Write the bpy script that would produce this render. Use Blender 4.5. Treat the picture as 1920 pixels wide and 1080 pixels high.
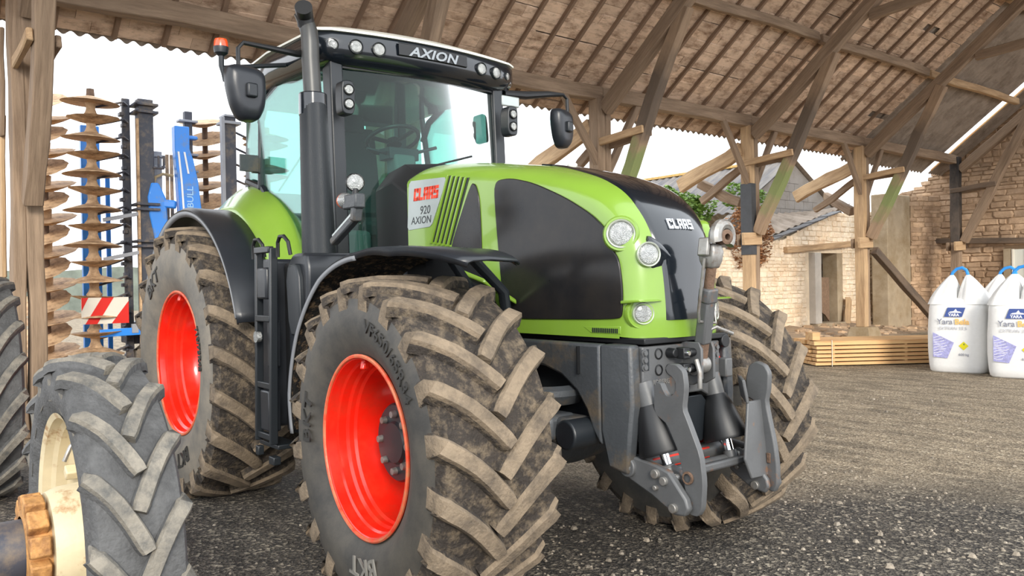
import bpy, math, random
from mathutils import Vector, Matrix, noise
random.seed(7)
R = math.radians
PI = math.pi
for o in list(bpy.data.objects):
    bpy.data.objects.remove(o)
scene = bpy.context.scene
COL = scene.collection

# ------------------------------------------------------------------ camera
# world frame: tractor's front axle centre on the ground is the origin,
# +X is where the tractor's nose points, +Y its left side, Z up (metres)
cam_d = bpy.data.cameras.new('camera')
cam = bpy.data.objects.new('camera', cam_d)
COL.objects.link(cam)
yaw, pit, rol = 0.67696, 0.006223, -0.017433
f = Vector((-math.cos(yaw) * math.cos(pit), math.sin(yaw) * math.cos(pit), -math.sin(pit)))
r = f.cross(Vector((0, 0, 1))).normalized()
u = r.cross(f)
r2 = r * math.cos(rol) + u * math.sin(rol)
u2 = -r * math.sin(rol) + u * math.cos(rol)
m = Matrix(((r2.x, u2.x, -f.x), (r2.y, u2.y, -f.y), (r2.z, u2.z, -f.z))).to_4x4()
m.translation = Vector((3.5815, -3.2745, 1.5961))
cam.matrix_world = m
cam_d.sensor_fit = 'HORIZONTAL'
cam_d.sensor_width = 36.0
cam_d.lens = 36.0 * 1523.3 / 1920.0
cam_d.clip_start = 0.02
cam_d.clip_end = 400
scene.camera = cam

# ------------------------------------------------------------------ world, sun, exposure
scene.view_settings.view_transform = 'Standard'
scene.view_settings.look = 'None'
scene.view_settings.gamma = 1.0
scene.view_settings.exposure = 1.22
scene.view_settings.use_curve_mapping = False
world = bpy.data.worlds.new('overcast_sky')
scene.world = world
world.use_nodes = True
wn = world.node_tree
wn.nodes.clear()
wo = wn.nodes.new('ShaderNodeOutputWorld')
wb = wn.nodes.new('ShaderNodeBackground')
wr = wn.nodes.new('ShaderNodeValToRGB')
wt = wn.nodes.new('ShaderNodeTexCoord')
ws = wn.nodes.new('ShaderNodeSeparateXYZ')
wr.color_ramp.elements[0].position = 0.0
wr.color_ramp.elements[0].color = (0.93, 0.955, 1.0, 1)
wr.color_ramp.elements[1].position = 0.7
wr.color_ramp.elements[1].color = (0.90, 0.95, 1.0, 1)
wn.links.new(wt.outputs['Generated'], ws.inputs[0])
wn.links.new(ws.outputs['Z'], wr.inputs[0])
wn.links.new(wr.outputs[0], wb.inputs[0])
wb.inputs[1].default_value = 1.15
wn.links.new(wb.outputs[0], wo.inputs[0])
sun_d = bpy.data.lights.new('sun', 'SUN')
sun_d.energy = 1.3
sun_d.angle = R(16)
sun_d.color = (1.0, 0.93, 0.82)
sun = bpy.data.objects.new('sun', sun_d)
COL.objects.link(sun)
# the hazy sun stands behind the camera to its left, over the open yard
sun.rotation_euler = Vector((-0.82, 0.40, -0.37)).to_track_quat('-Z', 'Y').to_euler()

# ------------------------------------------------------------------ materials
def sc(c):
    return tuple(((x / 255) / 12.92 if x / 255 <= 0.04045 else ((x / 255 + 0.055) / 1.055) ** 2.4) for x in c)

def mat(name, rgb, rough=0.5, metal=0.0, coat=0.0, bump=0.0, bscale=40.0, vary=0.0, vscale=6.0, dirt=None, dirt_amt=0.0, dscale=3.0, spec=0.5, island=0.0, stretch=None, dsharp=0.12):
    """Principled material: base colour, tonal noise, optional dust or dirt blotches, bump; rgb is sRGB 0..255"""
    m = bpy.data.materials.new(name)
    m.use_nodes = True
    nt = m.node_tree
    b = nt.nodes['Principled BSDF']
    c = sc(rgb)
    b.inputs['Roughness'].default_value = rough
    b.inputs['Metallic'].default_value = metal
    b.inputs['Coat Weight'].default_value = coat
    b.inputs['Coat Roughness'].default_value = 0.06
    b.inputs['Specular IOR Level'].default_value = spec
    b.inputs['Base Color'].default_value = (*c, 1)
    tc = nt.nodes.new('ShaderNodeTexCoord')
    src = tc.outputs['Object']
    if stretch:
        mp = nt.nodes.new('ShaderNodeMapping')
        mp.inputs['Scale'].default_value = stretch
        nt.links.new(src, mp.inputs[0])
        src = mp.outputs[0]
    cur = None
    if vary > 0 or island > 0:
        n = nt.nodes.new('ShaderNodeTexNoise')
        n.inputs['Scale'].default_value = vscale
        n.inputs['Detail'].default_value = 6
        n.inputs['Roughness'].default_value = 0.65
        nt.links.new(src, n.inputs['Vector'])
        rp = nt.nodes.new('ShaderNodeValToRGB')
        rp.color_ramp.elements[0].position = 0.3
        rp.color_ramp.elements[1].position = 0.7
        rp.color_ramp.elements[0].color = tuple(x * (1 - vary) for x in c) + (1,)
        rp.color_ramp.elements[1].color = tuple(min(1, x * (1 + vary)) for x in c) + (1,)
        nt.links.new(n.outputs['Fac'], rp.inputs[0])
        cur = rp.outputs[0]
        if island > 0:
            g = nt.nodes.new('ShaderNodeNewGeometry')
            ma = nt.nodes.new('ShaderNodeMapRange')
            ma.inputs['To Min'].default_value = 1 - island
            ma.inputs['To Max'].default_value = 1 + island
            nt.links.new(g.outputs['Random Per Island'], ma.inputs['Value'])
            hs = nt.nodes.new('ShaderNodeHueSaturation')
            nt.links.new(ma.outputs[0], hs.inputs['Value'])
            mw = nt.nodes.new('ShaderNodeMath')
            mw.operation = 'MULTIPLY_ADD'
            mw.inputs[1].default_value = 0.35 * island
            mw.inputs[2].default_value = 1.0 - 0.17 * island
            fr = nt.nodes.new('ShaderNodeMath')
            fr.operation = 'FRACT'
            m7 = nt.nodes.new('ShaderNodeMath')
            m7.operation = 'MULTIPLY'
            m7.inputs[1].default_value = 7.31
            nt.links.new(g.outputs['Random Per Island'], m7.inputs[0])
            nt.links.new(m7.outputs[0], fr.inputs[0])
            nt.links.new(fr.outputs[0], mw.inputs[0])
            nt.links.new(mw.outputs[0], hs.inputs['Saturation'])
            nt.links.new(cur, hs.inputs['Color'])
            cur = hs.outputs[0]
    if dirt and dirt_amt > 0:
        n2 = nt.nodes.new('ShaderNodeTexNoise')
        n2.inputs['Scale'].default_value = dscale
        n2.inputs['Detail'].default_value = 8
        n2.inputs['Roughness'].default_value = 0.7
        nt.links.new(src, n2.inputs['Vector'])
        r2_ = nt.nodes.new('ShaderNodeValToRGB')
        mid = 0.5 + (0.5 - dirt_amt) * 0.4
        r2_.color_ramp.elements[0].position = max(0, mid - dsharp)
        r2_.color_ramp.elements[1].position = min(1, mid + dsharp)
        nt.links.new(n2.outputs['Fac'], r2_.inputs[0])
        mx = nt.nodes.new('ShaderNodeMix')
        mx.data_type = 'RGBA'
        nt.links.new(r2_.outputs[0], mx.inputs[0])
        if cur:
            nt.links.new(cur, mx.inputs[6])
        else:
            mx.inputs[6].default_value = (*c, 1)
        mx.inputs[7].default_value = (*sc(dirt), 1)
        cur = mx.outputs[2]
    if cur:
        nt.links.new(cur, b.inputs['Base Color'])
    if bump > 0:
        n3 = nt.nodes.new('ShaderNodeTexNoise')
        n3.inputs['Scale'].default_value = bscale
        n3.inputs['Detail'].default_value = 6
        nt.links.new(src, n3.inputs['Vector'])
        bp = nt.nodes.new('ShaderNodeBump')
        bp.inputs['Strength'].default_value = bump
        bp.inputs['Distance'].default_value = 0.02
        nt.links.new(n3.outputs['Fac'], bp.inputs['Height'])
        nt.links.new(bp.outputs[0], b.inputs['Normal'])
    return m

def glass(name, tint, refl=0.12, rough=0.0, film=0.0, filmcol=(200, 220, 215)):
    """tinted pane: transparent with fresnel reflection and a thin diffuse film"""
    m = bpy.data.materials.new(name)
    m.use_nodes = True
    nt = m.node_tree
    nt.nodes.clear()
    o = nt.nodes.new('ShaderNodeOutputMaterial')
    t = nt.nodes.new('ShaderNodeBsdfTransparent')
    t.inputs[0].default_value = (*sc(tint), 1)
    g = nt.nodes.new('ShaderNodeBsdfGlossy')
    g.inputs['Roughness'].default_value = rough
    g.inputs['Color'].default_value = (1, 1, 1, 1)
    fr = nt.nodes.new('ShaderNodeFresnel')
    fr.inputs[0].default_value = 1.5
    ad = nt.nodes.new('ShaderNodeMath')
    ad.operation = 'MULTIPLY_ADD'
    ad.inputs[1].default_value = 0.55
    ad.inputs[2].default_value = refl
    nt.links.new(fr.outputs[0], ad.inputs[0])
    mx = nt.nodes.new('ShaderNodeMixShader')
    nt.links.new(ad.outputs[0], mx.inputs[0])
    nt.links.new(t.outputs[0], mx.inputs[1])
    nt.links.new(g.outputs[0], mx.inputs[2])
    last = mx.outputs[0]
    if film > 0:
        d = nt.nodes.new('ShaderNodeBsdfDiffuse')
        d.inputs[0].default_value = (*sc(filmcol), 1)
        m2 = nt.nodes.new('ShaderNodeMixShader')
        m2.inputs[0].default_value = film
        nt.links.new(last, m2.inputs[1])
        nt.links.new(d.outputs[0], m2.inputs[2])
        last = m2.outputs[0]
    nt.links.new(last, o.inputs[0])
    return m

M = {}
M['lime'] = mat('lime_paint', (120, 154, 54), 0.25, coat=0.5, vary=0.05, vscale=3)
M['dark_plastic'] = mat('dark_plastic', (30, 34, 38), 0.38, bump=0.08, bscale=300)
M['fender'] = mat('fender_plastic', (34, 37, 42), 0.33, vary=0.15, bump=0.05, bscale=200)
M['fender_edge'] = mat('fender_edge_rubber', (120, 122, 126), 0.5)
M['fender_in'] = mat('muddy_fender_lining', (28, 27, 27), 0.8, dirt=(120, 100, 78), dirt_amt=0.36, dscale=22, bump=0.5, bscale=60, dsharp=0.05)
M['black_gloss'] = mat('black_gloss_paint', (20, 25, 31), 0.16, coat=0.7)
M['black'] = mat('black_rubber_trim', (14, 15, 17), 0.5)
M['grey_iron'] = mat('grey_cast_iron_paint', (62, 65, 68), 0.45, vary=0.14, vscale=5, bump=0.12, bscale=60, dirt=(96, 84, 68), dirt_amt=0.2, dscale=6)
M['arm_grey'] = mat('grey_linkage_paint', (84, 85, 86), 0.45, vary=0.12, vscale=7, bump=0.06, bscale=60, dirt=(122, 84, 54), dirt_amt=0.14, dscale=9, dsharp=0.06)
M['bare_steel'] = mat('bare_worn_steel', (146, 144, 140), 0.42, metal=0.6, vary=0.2, vscale=20, dirt=(116, 92, 72), dirt_amt=0.2, dscale=18)
M['chrome'] = mat('chrome', (225, 228, 232), 0.08, metal=1.0)
M['rust'] = mat('rusty_steel', (100, 78, 62), 0.75, vary=0.35, vscale=18, bump=0.3, bscale=80)
M['red_rim'] = mat('red_rim_paint', (232, 32, 14), 0.3, coat=0.35, dirt=(190, 60, 36), dirt_amt=0.15, dscale=7, dsharp=0.2)
M['rim_lip'] = mat('dusty_rim_lip', (196, 120, 84), 0.5, dirt=(226, 60, 34), dirt_amt=0.45, dscale=14)
M['cream_rim'] = mat('weathered_cream_rim_paint', (204, 190, 158), 0.5, vary=0.12, vscale=5, dirt=(160, 122, 82), dirt_amt=0.16, dscale=8, dsharp=0.06, bump=0.1)
M['rust_hub'] = mat('rusted_orange_hub', (188, 138, 82), 0.7, vary=0.25, vscale=20, dirt=(110, 70, 40), dirt_amt=0.35, dscale=16, bump=0.3)
M['lens'] = mat('frosted_lamp_glass', (176, 178, 176), 0.22, metal=0.7, coat=1.0, bump=0.6, bscale=180, vary=0.25, vscale=40)
M['lamp_shell'] = mat('lamp_reflector', (205, 208, 210), 0.15, metal=0.9)
M['orange'] = mat('orange_lens', (226, 92, 22), 0.2, coat=0.6)
M['beacon'] = mat('orange_red_beacon_lens', (228, 76, 28), 0.25, coat=0.6)
M['mirror'] = mat('mirror_glass', (220, 225, 230), 0.03, metal=1.0)
M['roof_white'] = mat('roof_cap_pale_paint', (214, 214, 204), 0.35, coat=0.3)
M['silver_decal'] = mat('silver_decal', (168, 176, 174), 0.3, metal=0.35, vary=0.05)
M['red_letter'] = mat('red_lettering', (226, 62, 28), 0.35)
M['dark_letter'] = mat('dark_lettering', (52, 56, 58), 0.4)
M['tyre_letter'] = mat('tyre_lettering_rubber', (44, 43, 41), 0.6)
M['tyre_letter_pale'] = mat('tyre_lettering_scuffed', (128, 126, 120), 0.7)
M['white_letter'] = mat('pale_grey_lettering', (140, 146, 152), 0.35)
M['yellow'] = mat('yellow_cap', (226, 214, 30), 0.4)
M['red_hose'] = mat('red_hose', (206, 42, 24), 0.45)
M['hose'] = mat('black_hose', (22, 23, 25), 0.45)
M['seat_fabric'] = mat('dark_seat_fabric', (44, 48, 50), 0.9, vary=0.15, vscale=30)
M['cab_trim'] = mat('grey_cab_trim', (98, 106, 104), 0.7)
M['cab_roof_lining'] = mat('cab_roof_lining', (104, 108, 106), 0.85)
M['screen_mesh'] = mat('fine_black_screen', (25, 26, 29), 0.2, spec=0.3, dirt=(46, 42, 38), dirt_amt=0.3, dscale=3, dsharp=0.25)
M['glass'] = glass('green_tinted_cab_glass', (172, 214, 206), 0.0, 0.0, 0.03, (110, 150, 140))
M['glass_side'] = glass('pale_side_window_glass', (200, 232, 226), 0.02, 0.0, 0.03, (170, 200, 194))
M['tyre'] = mat('tyre_rubber', (54, 52, 50), 0.75, vary=0.18, vscale=5, dirt=(112, 98, 80), dirt_amt=0.26, dscale=3.0, bump=0.25, bscale=50, dsharp=0.2)
M['tyre_side'] = mat('tyre_sidewall_rubber', (58, 57, 55), 0.62, vary=0.12, vscale=4, dirt=(96, 90, 80), dirt_amt=0.22, dscale=4, bump=0.06, bscale=90, dsharp=0.25)
M['tyre_side_dusty'] = mat('dusty_tyre_sidewall', (96, 94, 90), 0.7, vary=0.12, vscale=4, dirt=(140, 130, 114), dirt_amt=0.35, dscale=4, bump=0.06, bscale=90, dsharp=0.25)
M['lug'] = mat('dusty_tread_lugs', (128, 113, 94), 0.9, vary=0.2, vscale=8, dirt=(86, 76, 65), dirt_amt=0.34, dscale=9, bump=0.4, bscale=70, dsharp=0.12)
M['tread_base'] = mat('muddy_tread_base', (52, 46, 41), 0.9, vary=0.3, vscale=9, dirt=(108, 95, 78), dirt_amt=0.36, dscale=16, bump=0.8, bscale=45, dsharp=0.09)
M['old_tyre'] = mat('old_grey_tyre_rubber', (84, 84, 84), 0.75, vary=0.28, vscale=7, dirt=(60, 60, 60), dirt_amt=0.36, dscale=8, bump=0.4, bscale=60, dsharp=0.15)
M['old_lug'] = mat('worn_dusty_lugs', (126, 120, 109), 0.85, vary=0.2, vscale=12, dirt=(84, 83, 80), dirt_amt=0.4, dscale=14, bump=0.3, bscale=90)
M['wood'] = mat('weathered_barn_timber', (148, 126, 104), 0.85, vary=0.25, vscale=5, dirt=(112, 92, 74), dirt_amt=0.33, dscale=4, bump=0.5, bscale=14, stretch=(0.25, 3.0, 3.0), dsharp=0.15)
M['wood_light'] = mat('pale_dry_timber', (188, 158, 122), 0.85, vary=0.2, vscale=5, dirt=(140, 110, 80), dirt_amt=0.3, dscale=4, bump=0.4, bscale=14, stretch=(0.25, 3.0, 3.0), dsharp=0.15)
M['wood_dark'] = mat('dark_smoked_timber', (122, 102, 84), 0.85, vary=0.25, vscale=5, dirt=(58, 52, 48), dirt_amt=0.38, dscale=1.2, bump=0.4, bscale=14, stretch=(0.3, 2.0, 2.0), dsharp=0.12)
M['wood_moss'] = mat('mossy_timber', (160, 136, 108), 0.85, vary=0.2, vscale=5, dirt=(112, 140, 66), dirt_amt=0.4, dscale=2.2, bump=0.4, bscale=14, stretch=(0.5, 1.0, 1.0), dsharp=0.14)
M['smoked'] = mat('smoke_blackened_timber', (96, 84, 74), 0.85, vary=0.3, vscale=4, dirt=(48, 45, 44), dirt_amt=0.55, dscale=1.5, bump=0.4, bscale=14, stretch=(0.5, 1.0, 1.0))
def strut_material():
    # one old strut: pale foot with a moss patch, smoke-blackened middle, brown head (local X runs along the timber)
    m = mat('moss_and_soot_timber', (150, 126, 102), 0.85, vary=0.25, vscale=5, bump=0.4, bscale=14, stretch=(0.3, 3, 3))
    nt = m.node_tree
    b = nt.nodes['Principled BSDF']
    old = b.inputs['Base Color'].links[0].from_socket
    tc = nt.nodes.new('ShaderNodeTexCoord')
    sx = nt.nodes.new('ShaderNodeSeparateXYZ')
    nt.links.new(tc.outputs['Object'], sx.inputs[0])
    n = nt.nodes.new('ShaderNodeTexNoise')
    n.inputs['Scale'].default_value = 3.0
    n.inputs['Detail'].default_value = 5
    nt.links.new(tc.outputs['Object'], n.inputs['Vector'])
    ma = nt.nodes.new('ShaderNodeMath'); ma.operation = 'MULTIPLY_ADD'
    ma.inputs[1].default_value = 0.9
    nt.links.new(n.outputs['Fac'], ma.inputs[0]); nt.links.new(sx.outputs['X'], ma.inputs[2])
    cur = old
    for stops, col in (([(0.9, 0), (1.35, 1), (1.75, 1), (2.05, 0)], (108, 134, 72)), ([(1.95, 0), (2.35, 1), (3.1, 1), (3.7, 0)], (52, 49, 48))):
        rp = nt.nodes.new('ShaderNodeValToRGB')
        e = rp.color_ramp.elements
        while len(e) < 4: e.new(0.5)
        mr = nt.nodes.new('ShaderNodeMath'); mr.operation = 'DIVIDE'; mr.inputs[1].default_value = 5.0
        nt.links.new(ma.outputs[0], mr.inputs[0])
        for k, (p, v) in enumerate(stops):
            e[k].position = p / 5.0
            e[k].color = (v * .7, v * .7, v * .7, 1)
        nt.links.new(mr.outputs[0], rp.inputs[0])
        mx = nt.nodes.new('ShaderNodeMix'); mx.data_type = 'RGBA'
        nt.links.new(rp.outputs[0], mx.inputs[0])
        nt.links.new(cur, mx.inputs[6])
        mx.inputs[7].default_value = (*sc(col), 1)
        cur = mx.outputs[2]
    nt.links.new(cur, b.inputs['Base Color'])
    return m
M['strut'] = strut_material()
M['rafter'] = mat('brown_rafter_timber', (128, 104, 84), 0.85, vary=0.25, vscale=5, bump=0.3, bscale=14, stretch=(0.3, 3, 3))
M['tar'] = mat('dark_tarred_wrap', (62, 64, 68), 0.6, vary=0.15, vscale=8)
M['boards'] = mat('roof_boards', (206, 178, 152), 0.85, vary=0.12, vscale=6, dirt=(126, 96, 72), dirt_amt=0.3, dscale=4.5, bump=0.2, bscale=30, island=0.18, stretch=(2.0, 0.7, 1.0), dsharp=0.12)
M['new_wood'] = mat('fresh_sawn_pine', (206, 170, 120), 0.7, vary=0.14, vscale=6, dirt=(180, 118, 70), dirt_amt=0.3, dscale=3, bump=0.1, bscale=20, stretch=(0.3, 5, 5), island=0.12)
M['fibre'] = mat('grey_corrugated_sheet', (150, 136, 122), 0.8, vary=0.16, vscale=3, dirt=(112, 98, 84), dirt_amt=0.35, dscale=2.2, bump=0.1, bscale=60)
M['stone'] = mat('pale_limestone', (240, 224, 200), 0.9, vary=0.12, vscale=7, dirt=(214, 180, 140), dirt_amt=0.28, dscale=1.3, bump=0.6, bscale=18, island=0.13, dsharp=0.15)
M['stone_brown'] = mat('brown_fieldstone', (184, 156, 128), 0.9, vary=0.22, vscale=5, dirt=(134, 106, 80), dirt_amt=0.32, dscale=1.6, bump=0.6, bscale=18, island=0.22, dsharp=0.15)
M['mortar'] = mat('lime_mortar', (222, 204, 178), 0.95, vary=0.15, vscale=5, bump=0.5, bscale=25)
M['mortar_brown'] = mat('earth_mortar', (160, 134, 106), 0.95, vary=0.2, vscale=5, bump=0.5, bscale=25)
M['concrete'] = mat('stained_concrete', (164, 148, 124), 0.9, vary=0.12, vscale=3, dirt=(136, 116, 86), dirt_amt=0.35, dscale=1.3, bump=0.2, bscale=30)
M['render_grey'] = mat('pale_cement_render', (176, 170, 162), 0.9, vary=0.08, vscale=5)
M['slate'] = mat('slate_edge', (92, 90, 90), 0.6, vary=0.2)
M['leaf'] = mat('green_leaves', (112, 142, 62), 0.6, vary=0.3, vscale=3, island=0.35)
M['dry_leaf'] = mat('dry_brown_creeper', (156, 112, 76), 0.8, vary=0.3, vscale=3, island=0.35)
M['hedge'] = mat('distant_hedge', (96, 102, 92), 0.9, vary=0.3, vscale=0.8)
M['disc'] = mat('earth_coated_disc_steel', (206, 172, 134), 0.72, vary=0.16, vscale=8, dirt=(128, 96, 66), dirt_amt=0.32, dscale=6)
M['harrow_dark'] = mat('harrow_dark_grey_paint', (66, 68, 78), 0.5, vary=0.12, dirt=(126, 110, 90), dirt_amt=0.22, dscale=6)
M['harrow_grey'] = mat('harrow_galvanised_steel', (150, 152, 158), 0.5, vary=0.1)
M['blue'] = mat('blue_implement_paint', (44, 136, 232), 0.4, coat=0.2, dirt=(120, 130, 140), dirt_amt=0.14, dscale=6)
M['beige_hose'] = mat('beige_hose', (190, 164, 120), 0.5)
M['bag'] = mat('white_woven_bag', (232, 232, 230), 0.55, vary=0.03, vscale=20, bump=0.18, bscale=9)
M['bag_strap'] = mat('blue_lifting_strap', (44, 142, 226), 0.6, bump=0.2, bscale=200)
M['navy_print'] = mat('navy_print', (62, 84, 148), 0.6)
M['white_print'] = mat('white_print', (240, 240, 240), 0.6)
M['grey_print'] = mat('grey_print', (126, 130, 146), 0.6)
M['orange_print'] = mat('orange_print', (238, 190, 110), 0.6)
M['violet_print'] = mat('pale_violet_print', (160, 160, 206), 0.6, vary=0.3, vscale=30)
M['board_white'] = mat('warning_board_white', (222, 214, 200), 0.5, vary=0.05)
M['board_red'] = mat('warning_board_red', (214, 40, 30), 0.4)
M['stonechip'] = mat('gravel_stones', (142, 132, 118), 0.85, vary=0.2, vscale=20, island=0.4, bump=0.3, bscale=60)

def ground_material():
    m = bpy.data.materials.new('gravel_yard')
    m.use_nodes = True
    nt = m.node_tree
    b = nt.nodes['Principled BSDF']
    b.inputs['Roughness'].default_value = 0.88
    b.inputs['Specular IOR Level'].default_value = 0.3
    N = nt.nodes.new
    L = nt.links.new
    tc = N('ShaderNodeTexCoord')
    # chips at three sizes
    def chips(scale, rnd=1.0):
        v = N('ShaderNodeTexVoronoi')
        v.inputs['Scale'].default_value = scale
        v.inputs['Randomness'].default_value = rnd
        L(tc.outputs['Object'], v.inputs['Vector'])
        return v
    v1, v2 = chips(46), chips(110)
    def ramp(src, stops):
        r_ = N('ShaderNodeValToRGB')
        e = r_.color_ramp.elements
        while len(e) < len(stops):
            e.new(0.5)
        for k, (p, c) in enumerate(stops):
            e[k].position = p
            e[k].color = (*sc(c), 1)
        L(src, r_.inputs[0])
        return r_
    sep = N('ShaderNodeSeparateColor')
    L(v1.outputs['Color'], sep.inputs[0])
    sep2 = N('ShaderNodeSeparateColor')
    L(v2.outputs['Color'], sep2.inputs[0])
    dark = ramp(sep.outputs[0], [(0.0, (38, 38, 39)), (0.5, (68, 65, 63)), (0.82, (104, 98, 92)), (0.94, (206, 196, 178))])
    dark2 = ramp(sep2.outputs[1], [(0.0, (40, 39, 40)), (0.55, (80, 76, 72)), (0.9, (160, 150, 136))])
    pale = ramp(sep.outputs[1], [(0.0, (98, 88, 76)), (0.5, (156, 142, 122)), (0.85, (194, 178, 154)), (0.96, (232, 220, 198))])
    pale2 = ramp(sep2.outputs[0], [(0.0, (100, 89, 76)), (0.6, (168, 153, 132)), (0.9, (212, 198, 174))])
    def mix(a, b_, fac):
        mx = N('ShaderNodeMix')
        mx.data_type = 'RGBA'
        if isinstance(fac, float):
            mx.inputs[0].default_value = fac
        else:
            L(fac, mx.inputs[0])
        L(a, mx.inputs[6])
        L(b_, mx.inputs[7])
        return mx.outputs[2]
    dk = mix(dark.outputs[0], dark2.outputs[0], 0.5)
    pl = mix(pale.outputs[0], pale2.outputs[0], 0.5)
    # straw-coloured chips away from the camera, dark asphalt-like ones near it
    n = N('ShaderNodeTexNoise')
    n.inputs['Scale'].default_value = 0.7
    n.inputs['Detail'].default_value = 6
    L(tc.outputs['Object'], n.inputs['Vector'])
    sx = N('ShaderNodeSeparateXYZ')
    L(tc.outputs['Object'], sx.inputs[0])
    # signed distance-like coordinate: grows with +Y and -X
    c1 = N('ShaderNodeMath'); c1.operation = 'MULTIPLY_ADD'; c1.inputs[1].default_value = 0.42; c1.inputs[2].default_value = -0.35
    L(sx.outputs['Y'], c1.inputs[0])
    c2 = N('ShaderNodeMath'); c2.operation = 'MULTIPLY_ADD'; c2.inputs[1].default_value = -0.35
    L(sx.outputs['X'], c2.inputs[0]); L(c1.outputs[0], c2.inputs[2])
    c3 = N('ShaderNodeMath'); c3.operation = 'MULTIPLY_ADD'; c3.inputs[1].default_value = 0.9
    L(n.outputs['Fac'], c3.inputs[0]); L(c2.outputs[0], c3.inputs[2])
    mr = N('ShaderNodeMapRange')
    mr.inputs['From Min'].default_value = 0.75
    mr.inputs['From Max'].default_value = 1.35
    L(c3.outputs[0], mr.inputs['Value'])
    base = mix(dk, pl, mr.outputs[0])
    n4 = N('ShaderNodeTexNoise')
    n4.inputs['Scale'].default_value = 2.4
    n4.inputs['Detail'].default_value = 8
    n4.inputs['Roughness'].default_value = 0.7
    mp = N('ShaderNodeMapping'); mp.inputs['Scale'].default_value = (0.6, 2.0, 1.0)
    L(tc.outputs['Object'], mp.inputs[0]); L(mp.outputs[0], n4.inputs['Vector'])
    r4 = ramp(n4.outputs['Fac'], [(0.34, (118, 112, 106)), (0.62, (232, 228, 220))])
    mul = N('ShaderNodeMix'); mul.data_type = 'RGBA'; mul.blend_type = 'MULTIPLY'; mul.inputs[0].default_value = 0.75
    L(base, mul.inputs[6]); L(r4.outputs[0], mul.inputs[7])
    L(mul.outputs[2], b.inputs['Base Color'])
    bp = N('ShaderNodeBump'); bp.inputs['Strength'].default_value = 0.9; bp.inputs['Distance'].default_value = 0.012
    L(v1.outputs['Distance'], bp.inputs['Height'])
    bp2 = N('ShaderNodeBump'); bp2.inputs['Strength'].default_value = 0.6; bp2.inputs['Distance'].default_value = 0.006
    L(v2.outputs['Distance'], bp2.inputs['Height']); L(bp.outputs[0], bp2.inputs['Normal'])
    L(bp2.outputs[0], b.inputs['Normal'])
    return m
M['ground'] = ground_material()

# ------------------------------------------------------------------ mesh helpers
def V(*a):
    return Vector(a)

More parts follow.
